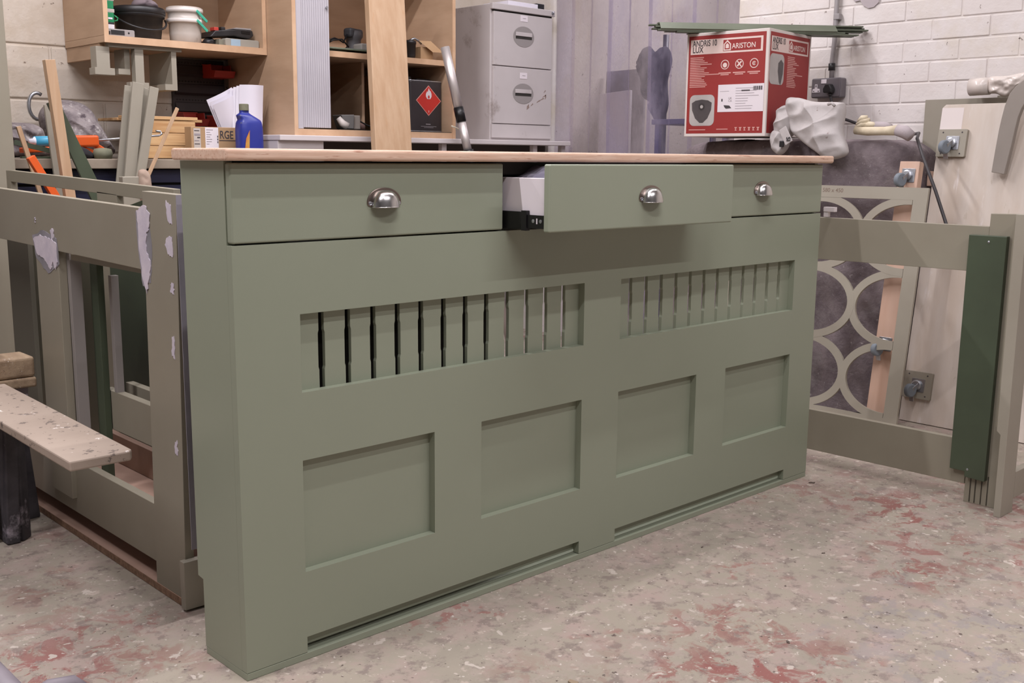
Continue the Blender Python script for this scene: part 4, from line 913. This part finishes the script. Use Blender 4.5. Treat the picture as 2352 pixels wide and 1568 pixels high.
        q.build('handling_symbols', REDP, ab)
    else:
        MB(F).prism(rrect(.03*W_,.36*W_,.49*hgt,.775*hgt,.024),.0003,.0009,'z').build('heater_picture', greyp, ab)
        c0, c1 = .285*W_, .62*hgt
        MB(F).prism([(c0-.024,c1+.030),(c0,c1+.046),(c0+.022,c1+.032),(c0+.020,c1-.01),(c0+.002,c1-.058),(c0-.012,c1-.045),(c0-.026,c1-.002)],.0004,.0012,'z').build('heater_picture', darkp, ab)
# green strips lying on the carton
zs0 = AX.z+hgt+.0012
def strip(lab, p0, p1, wd, th, roll_=0, mat=None):
    n = Vector((0,0,1)); tag(MB().bar(p0,p1,wd,th,n).build('green_strip', mat or GSTR, None, .0005), lab, 'strip', 'green strips lying on the carton')
GSTR = M('green_strip_paint',(104,110,94),.5,c2=(92,98,82),ns=5)
def stp(lab, a, b, off, z, wd, th, tilt=0):
    d_ = Vector((.783,-.622,0)); n_ = Vector((.622,.783,0)); c0 = Vector((2.985,.885,0))
    p0 = c0+d_*a+n_*off+Vector((0,0,z)); p1 = c0+d_*b+n_*(off+tilt*.0)+Vector((0,0,z))
    sv = Vector((0,0,1))*math.cos(R(tilt))-n_*math.sin(R(tilt))
    tag(MB().bar(p0,p1,wd,th,sv).build('green_strip', GSTR, None, .0005), lab, 'strip', 'green strips lying on the carton')
stp('broad sage green strip lying lowest on the red carton',-.45,.30,-.045,zs0+.0175,.044,.006,40)
stp('narrow green strip lowest on the wall side of the red carton',-.30,.43,.095,zs0+.0035,.03,.006)
stp('narrow green strip next to the broad one on the red carton',-.36,.43,.045,zs0+.0035,.034,.006)
stp('green strip in the second layer on the wall side of the red carton',-.40,.40,.085,zs0+.0105,.036,.006)
stp('green strip in the second layer that ends shortest towards the socket',-.44,.37,.045,zs0+.0105,.03,.006)
stp('green strip in the third layer on the red carton',-.46,.455,.065,zs0+.0175,.034,.006)
stp('green strip in the fourth layer that reaches furthest along the brick wall',-.45,.475,.055,zs0+.0245,.034,.006)
stp('green strip in the fifth layer with its end nearest the curtain',-.475,.46,.060,zs0+.0315,.03,.006)
stp('uppermost green strip of the pile on the red carton',-.44,.45,.050,zs0+.0385,.034,.006)

# ------------------------------------------------------------------ fleece, gloves, socket, cable
hd = thing('fleece_top', 'pale grey fleece top thrown over the edge of the charcoal blanket', 'clothing', (2.9,.55,1.06))
MB().pillow([(2.885,.690,1.245),(2.885,.640,1.256),(2.885,.560,1.238),(2.885,.450,1.232),(2.885,.428,1.215),(2.872,.425,1.12),(2.86,.392,1.035),(2.86,.47,1.012),(2.86,.535,1.045),(2.865,.60,1.085),(2.875,.655,1.13)],.050,Vector((-1,0,.15)),.012,11,rings=26,back=1.2,sub=12,seed=3,folds=(((0,30,-14),.008),((0,18,46),.004))).build('body', HOOD, hd, smooth=True)
MB().pillow([(2.90,.735,1.185),(2.90,.715,1.225),(2.90,.665,1.225),(2.885,.645,1.17),(2.88,.66,1.11),(2.88,.70,1.085),(2.885,.735,1.115)],.05,Vector((-1,0,.1)),.010,16,rings=20,back=1.2,sub=12,seed=9,folds=(((0,22,60),.008),)).build('sleeve', HOOD, hd, smooth=True)
MB().pillow([(2.868,.735,1.125),(2.868,.70,1.13),(2.868,.665,1.10),(2.862,.66,1.06),(2.86,.685,1.03),(2.86,.715,1.04),(2.862,.74,1.085)],.035,Vector((-1,0,0)),.008,20,rings=18,back=1.0,sub=12,seed=15,folds=(((0,70,30),.006),)).build('sleeve', HOOD, hd, smooth=True)
MB().bar((2.826,.665,1.135),(2.822,.628,1.075),.035,.006,(-1,0,0)).build('waistband', HOOD, hd, .002)
text('waistband_lettering','SI',.026,BLACKP,hd,frame((2.8175,.640,1.10),(0,-.05,-1),(0,-1,.05)),.0004)
B(2.822,2.83,.655,.675,1.06,1.085).build('black_toggle', BLACKP, hd, .003)
MB().tube([(2.815,.462,1.222),(2.815,.445,1.226),(2.815,.432,1.215)],.006,8).build('collar_fold', HOOD, hd, smooth=True)
gl = thing('work_glove','cream knitted work glove with a grey cuff lying on the blanket','glove',(2.96,.3,1.09),'cream work gloves')
MB().tube([(2.95,.415,1.125),(2.95,.36,1.122),(2.945,.29,1.122),(2.94,.235,1.124)],[.014,.017,.016,.020],14).build('finger', CREAM, gl, smooth=True)
MB().tube([(2.94,.236,1.124),(2.94,.205,1.118),(2.94,.178,1.10)],[.0205,.025,.021],14).build('cuff', GCUFF, gl, smooth=True)
gl2 = thing('work_glove','bunched cream knitted work glove against the grey fleece','glove',(3.0,.39,1.11),'cream work gloves')
for k,(y0,z0,y1,z1) in enumerate(((.425,1.148,.375,1.165),(.43,1.137,.37,1.150),(.42,1.16,.385,1.175),(.40,1.14,.345,1.146))):
    MB().tube([(2.985,y0,z0),(2.98,(y0+y1)/2,(z0+z1)/2+.006),(2.985,y1,z1)],[.010,.0125,.010],12).build('finger', CREAM, gl2, smooth=True)
MB().tube([(2.99,.352,1.145),(2.99,.31,1.142),(2.99,.285,1.138)],[.016,.016,.011],12).build('cuff', GCUFF, gl2, smooth=True)
sk = thing('wall_socket','grey metal-clad double wall socket on the white brick wall','socket',(3.37,.79,1.28))
MB().prism(rrect(.718,.862,1.281,1.366,.008),3.352,3.3975,'x').build('back_box', SOCK, sk, .003)
MB().prism(rrect(.722,.858,1.285,1.362,.006),3.348,3.352,'x').build('face_plate', SOCK, sk, .0015)
MB().prism([(.855,1.305),(.852,1.320),(.842,1.322),(.842,1.340),(.830,1.340),(.830,1.322),(.818,1.320),(.816,1.305)],3.3465,3.348,'x').build('socket_insert', LABEL, sk)
B(3.3455,3.3466,.834,.838,1.328,1.337).build('pin_hole', INK, sk); 
for yy in (.824,.847): B(3.3455,3.3466,yy-.003,yy+.003,1.309,1.312).build('pin_hole', INK, sk)
B(3.3455,3.348,.786,.812,1.342,1.360).build('rocker', LABEL, sk, .001)
pg = thing('plug','black mains plug in the grey wall socket','plug',(3.33,.76,1.30))
MB().prism([(.742,1.300),(.740,1.318),(.752,1.338),(.772,1.338),(.784,1.318),(.782,1.300)],3.312,3.346,'x').build('plug_body', BLACKP, pg, .005)
MB().tube([(3.332,.758,1.300),(3.335,.757,1.285)],.006,10).build('strain_relief', BLACKP, pg, smooth=True)
tag(MB().tube([(3.336,.757,1.284),(3.345,.745,1.24),(3.352,.70,1.19),(3.356,.62,1.163),(3.36,.50,1.135),(3.33,.36,1.118),(3.15,.25,1.118),(2.97,.168,1.094),(2.90,.106,1.025),(2.90,.047,.898),(2.89,-.005,.785),(2.87,-.07,.69),(2.83,-.16,.60),(2.78,-.25,.45),(2.74,-.29,.2),(2.72,-.30,.01)],.0062,10).build('power_cable',M('cable_grey',(58,54,56),.5),smooth=True),'dark power cable running from the plug over the blanket to the floor','cable')
cd = thing('conduit','grey conduit running up the white brick wall from the socket','conduit',(3.385,.78,1.37))
MB().tube([(3.384,.784,1.367),(3.384,.786,1.44),(3.384,.780,1.52),(3.384,.772,3.04)],.0105,12).build('pipe', CONDU, cd, smooth=True)
B(3.372,3.397,.758,.786,1.615,1.640).build('saddle', CONDU, cd, .002); MB().tube([(3.383,.785,1.40),(3.383,.786,1.43)],.0145,12).build('gland', BLACKP, cd, smooth=True)

# ------------------------------------------------------------------ boards against the brick wall
BOARD = lean(2.984, 8.30, .158)
wbd = thing('white_board','big worn white board with two castors leaning against the brick wall','board',(3.05,-.3,0))
MB(BOARD).prism([(0,0),(1.1,0),(1.1,1.235),(.012,1.235),(0,1.223)],0,.018,'z').build('board_sheet', WBOARD, wbd, .0015)
MB(BOARD).box(.0,.085,1.115,1.222,.018,.0184).build('clean_patch', M('clean_white',(216,206,202),.5), wbd)
def castor(root, F, cu, cv, plate=.112, drop=-1, mat=STONE, side=-1):
    m = F @ Matrix.Translation((cu,cv,.0181))
    if plate: 
        q = MB(m).prism(rrect(-plate/2,plate/2,-plate*.47,plate*.47,.004,2),0,.016,'z').build('mounting_block', mat, root, .001)
        for sx in (-1,1):
            for sy in (-1,1): MB(m).lathe([(.003,.016),(.003,.0168)],(sx*plate*.33,sy*plate*.36,0),8).build('screw_hole', INK, root)
        m = m @ Matrix.Translation((0,0,.0162))
    cs = MB(m).prism(rrect(-.022,.030,-.026,.026,.003,2),0,.0025,'z').build('castor_plate', ZINC, root, .0005)
    MB(m).lathe([(.020,.0025),(.020,.010),(.015,.012)],(0,0,0),18).build('swivel', ZINC, root)
    tl = .5
    for sx in (-1,1): MB(m).bar((sx*.011,0,.011),(sx*.011+side*.006,drop*.020,.040),.022,.002,(1,0,0)).build('fork', ZINC, root, .001)
    MB(m @ Matrix.Translation((side*.006,drop*.022,.040)) @ Matrix.Rotation(R(18*side),4,'Y')).lathe([(.006,-.0105),(.022,-.0105),(.0262,-.007),(.0262,.007),(.022,.0105),(.006,.0105)],(0,0,0),28,0).build('wheel', GRUB, root, smooth=False, bevel=.001)
    MB(m).bar((side*.004,drop*.035,.030),(side*.004,drop*.064,.020),.018,.003,(0,0,1)).build('brake_tab', ZINC, root, .001)
castor(wbd, BOARD, .061, 1.085); castor(wbd, BOARD, .062, .147)
tag(B(3.362,3.374,-.10,.335,.0,1.258).build('taupe_board',STONE,None,.001),'plain taupe board standing behind the white board against the wall','board')
tag(B(3.378,3.390,-.60,.05,.0,1.266).build('taupe_board',STONE,None,.001),'second taupe board behind the polythene roll','board')
pb = thing('castor_post','raw pine post with two castors standing between the fretwork panel and the blanket','post',(2.92,.1,0))
FP = lean(2.770,8.07,.200)
MB(FP).box(0,.078,0,1.018,-.036,-.0002).build('post_board', M('planed_pine',(208,176,156),.6,c2=(198,162,140),ns=3,st=(4,4,.5)), pb, .002)
castor(pb, FP @ Matrix.Translation((0,0,-.018)), .036, .965, 0); castor(pb, FP @ Matrix.Translation((0,0,-.018)), .036, .325, 0)
tag(B(3.165,3.20,.02,.21,.912,.97).build('pine_batten',M('planed_pine2',(208,176,156),.6,c2=(198,162,140),ns=3,st=(4,.5,4)),None,.002),'short level pine batten between the castor post and the white board','batten')
# curved piece
left_ = [(-.082,.971),(-.089,1.05),(-.096,1.122),(-.102,1.165),(-.110,1.21),(-.124,1.253),(-.142,1.277),(-.165,1.297),(-.20,1.318),(-.25,1.335),(-.32,1.345)]
right_ = [(-.32,1.293),(-.27,1.283),(-.22,1.262),(-.188,1.232),(-.170,1.198),(-.160,1.165),(-.153,1.12),(-.147,1.074),(-.138,1.02),(-.129,.964)]
MBc = MB().prism(left_+right_,3.062,3.088,'x')
o_ = MBc.build('curved_brace',M('brace_grey',(150,142,134),.5,c2=(142,134,126),ns=4),None,.002); tag(o_,'grey painted curved brace hanging in front of the white board','brace')
for zz in (1.012,1.025): pass
rl = thing('polythene_roll','crumpled clear polythene roll lying on top of the boards','polythene',(3.3,.03,1.26))
MB().tube([(3.30,.125,1.297),(3.30,.05,1.299)],.0335,20).build('roll', PLASTW, rl, smooth=True)
MB().pillow([(3.295,.055,1.330),(3.295,-.02,1.335),(3.295,-.10,1.345),(3.295,-.11,1.315),(3.295,-.06,1.29),(3.295,-.02,1.255),(3.295,.02,1.268),(3.295,.05,1.275)],.03,Vector((-1,0,0)),.014,30,rings=12,back=.8,sub=6).build('loose_sheet', PLASTW, rl, smooth=True)
# cream flaked patch high on the brick wall
MB().prism([(.72,1.71),(.70,1.685),(.675,1.688),(.66,1.665),(.635,1.652),(.61,1.655),(.59,1.672),(.585,1.71),(.60,1.76),(.68,1.77)],3.3955,3.3982,'x').build('flaked_patch',M('bare_grey',(176,166,168),.8,bump=.001,bs=60),wr)

# ------------------------------------------------------------------ crumbs on the floor
chips = ((.46,-.44,.018,'largest pale wood chip on the floor in front of the green cabinet'),(.93,-.62,.007,'small dark crumb on the open floor right of the wood chip'),(1.97,-.055,.011,'curled dark shaving by the far corner of the green cabinet'),(1.25,-.16,.005,'tiny crumb close to the plinth under the middle of the green cabinet'),(1.45,-.40,.006,'dark splinter on the open floor towards the right-hand frame'))
for i,(x,y,s,lab) in enumerate(chips):
    mb = MB(Matrix.Translation((x,y,.0006)) @ Matrix.Rotation(random.uniform(0,3),4,'Z'))
    mb.prism([(-s,-s*.4),(-s*.2,-s*.3),(s*.1,-s*.6),(s,-s*.1),(s*.8,s*.3),(s*.1,s*.25),(-s*.5,s*.45)],0,s*.18,'z')
    tag(mb.build('floor_chip', CHIPM if i == 0 else M('dark_crumb%d'%i,(92,80,72),.9)), lab, 'wood chip')
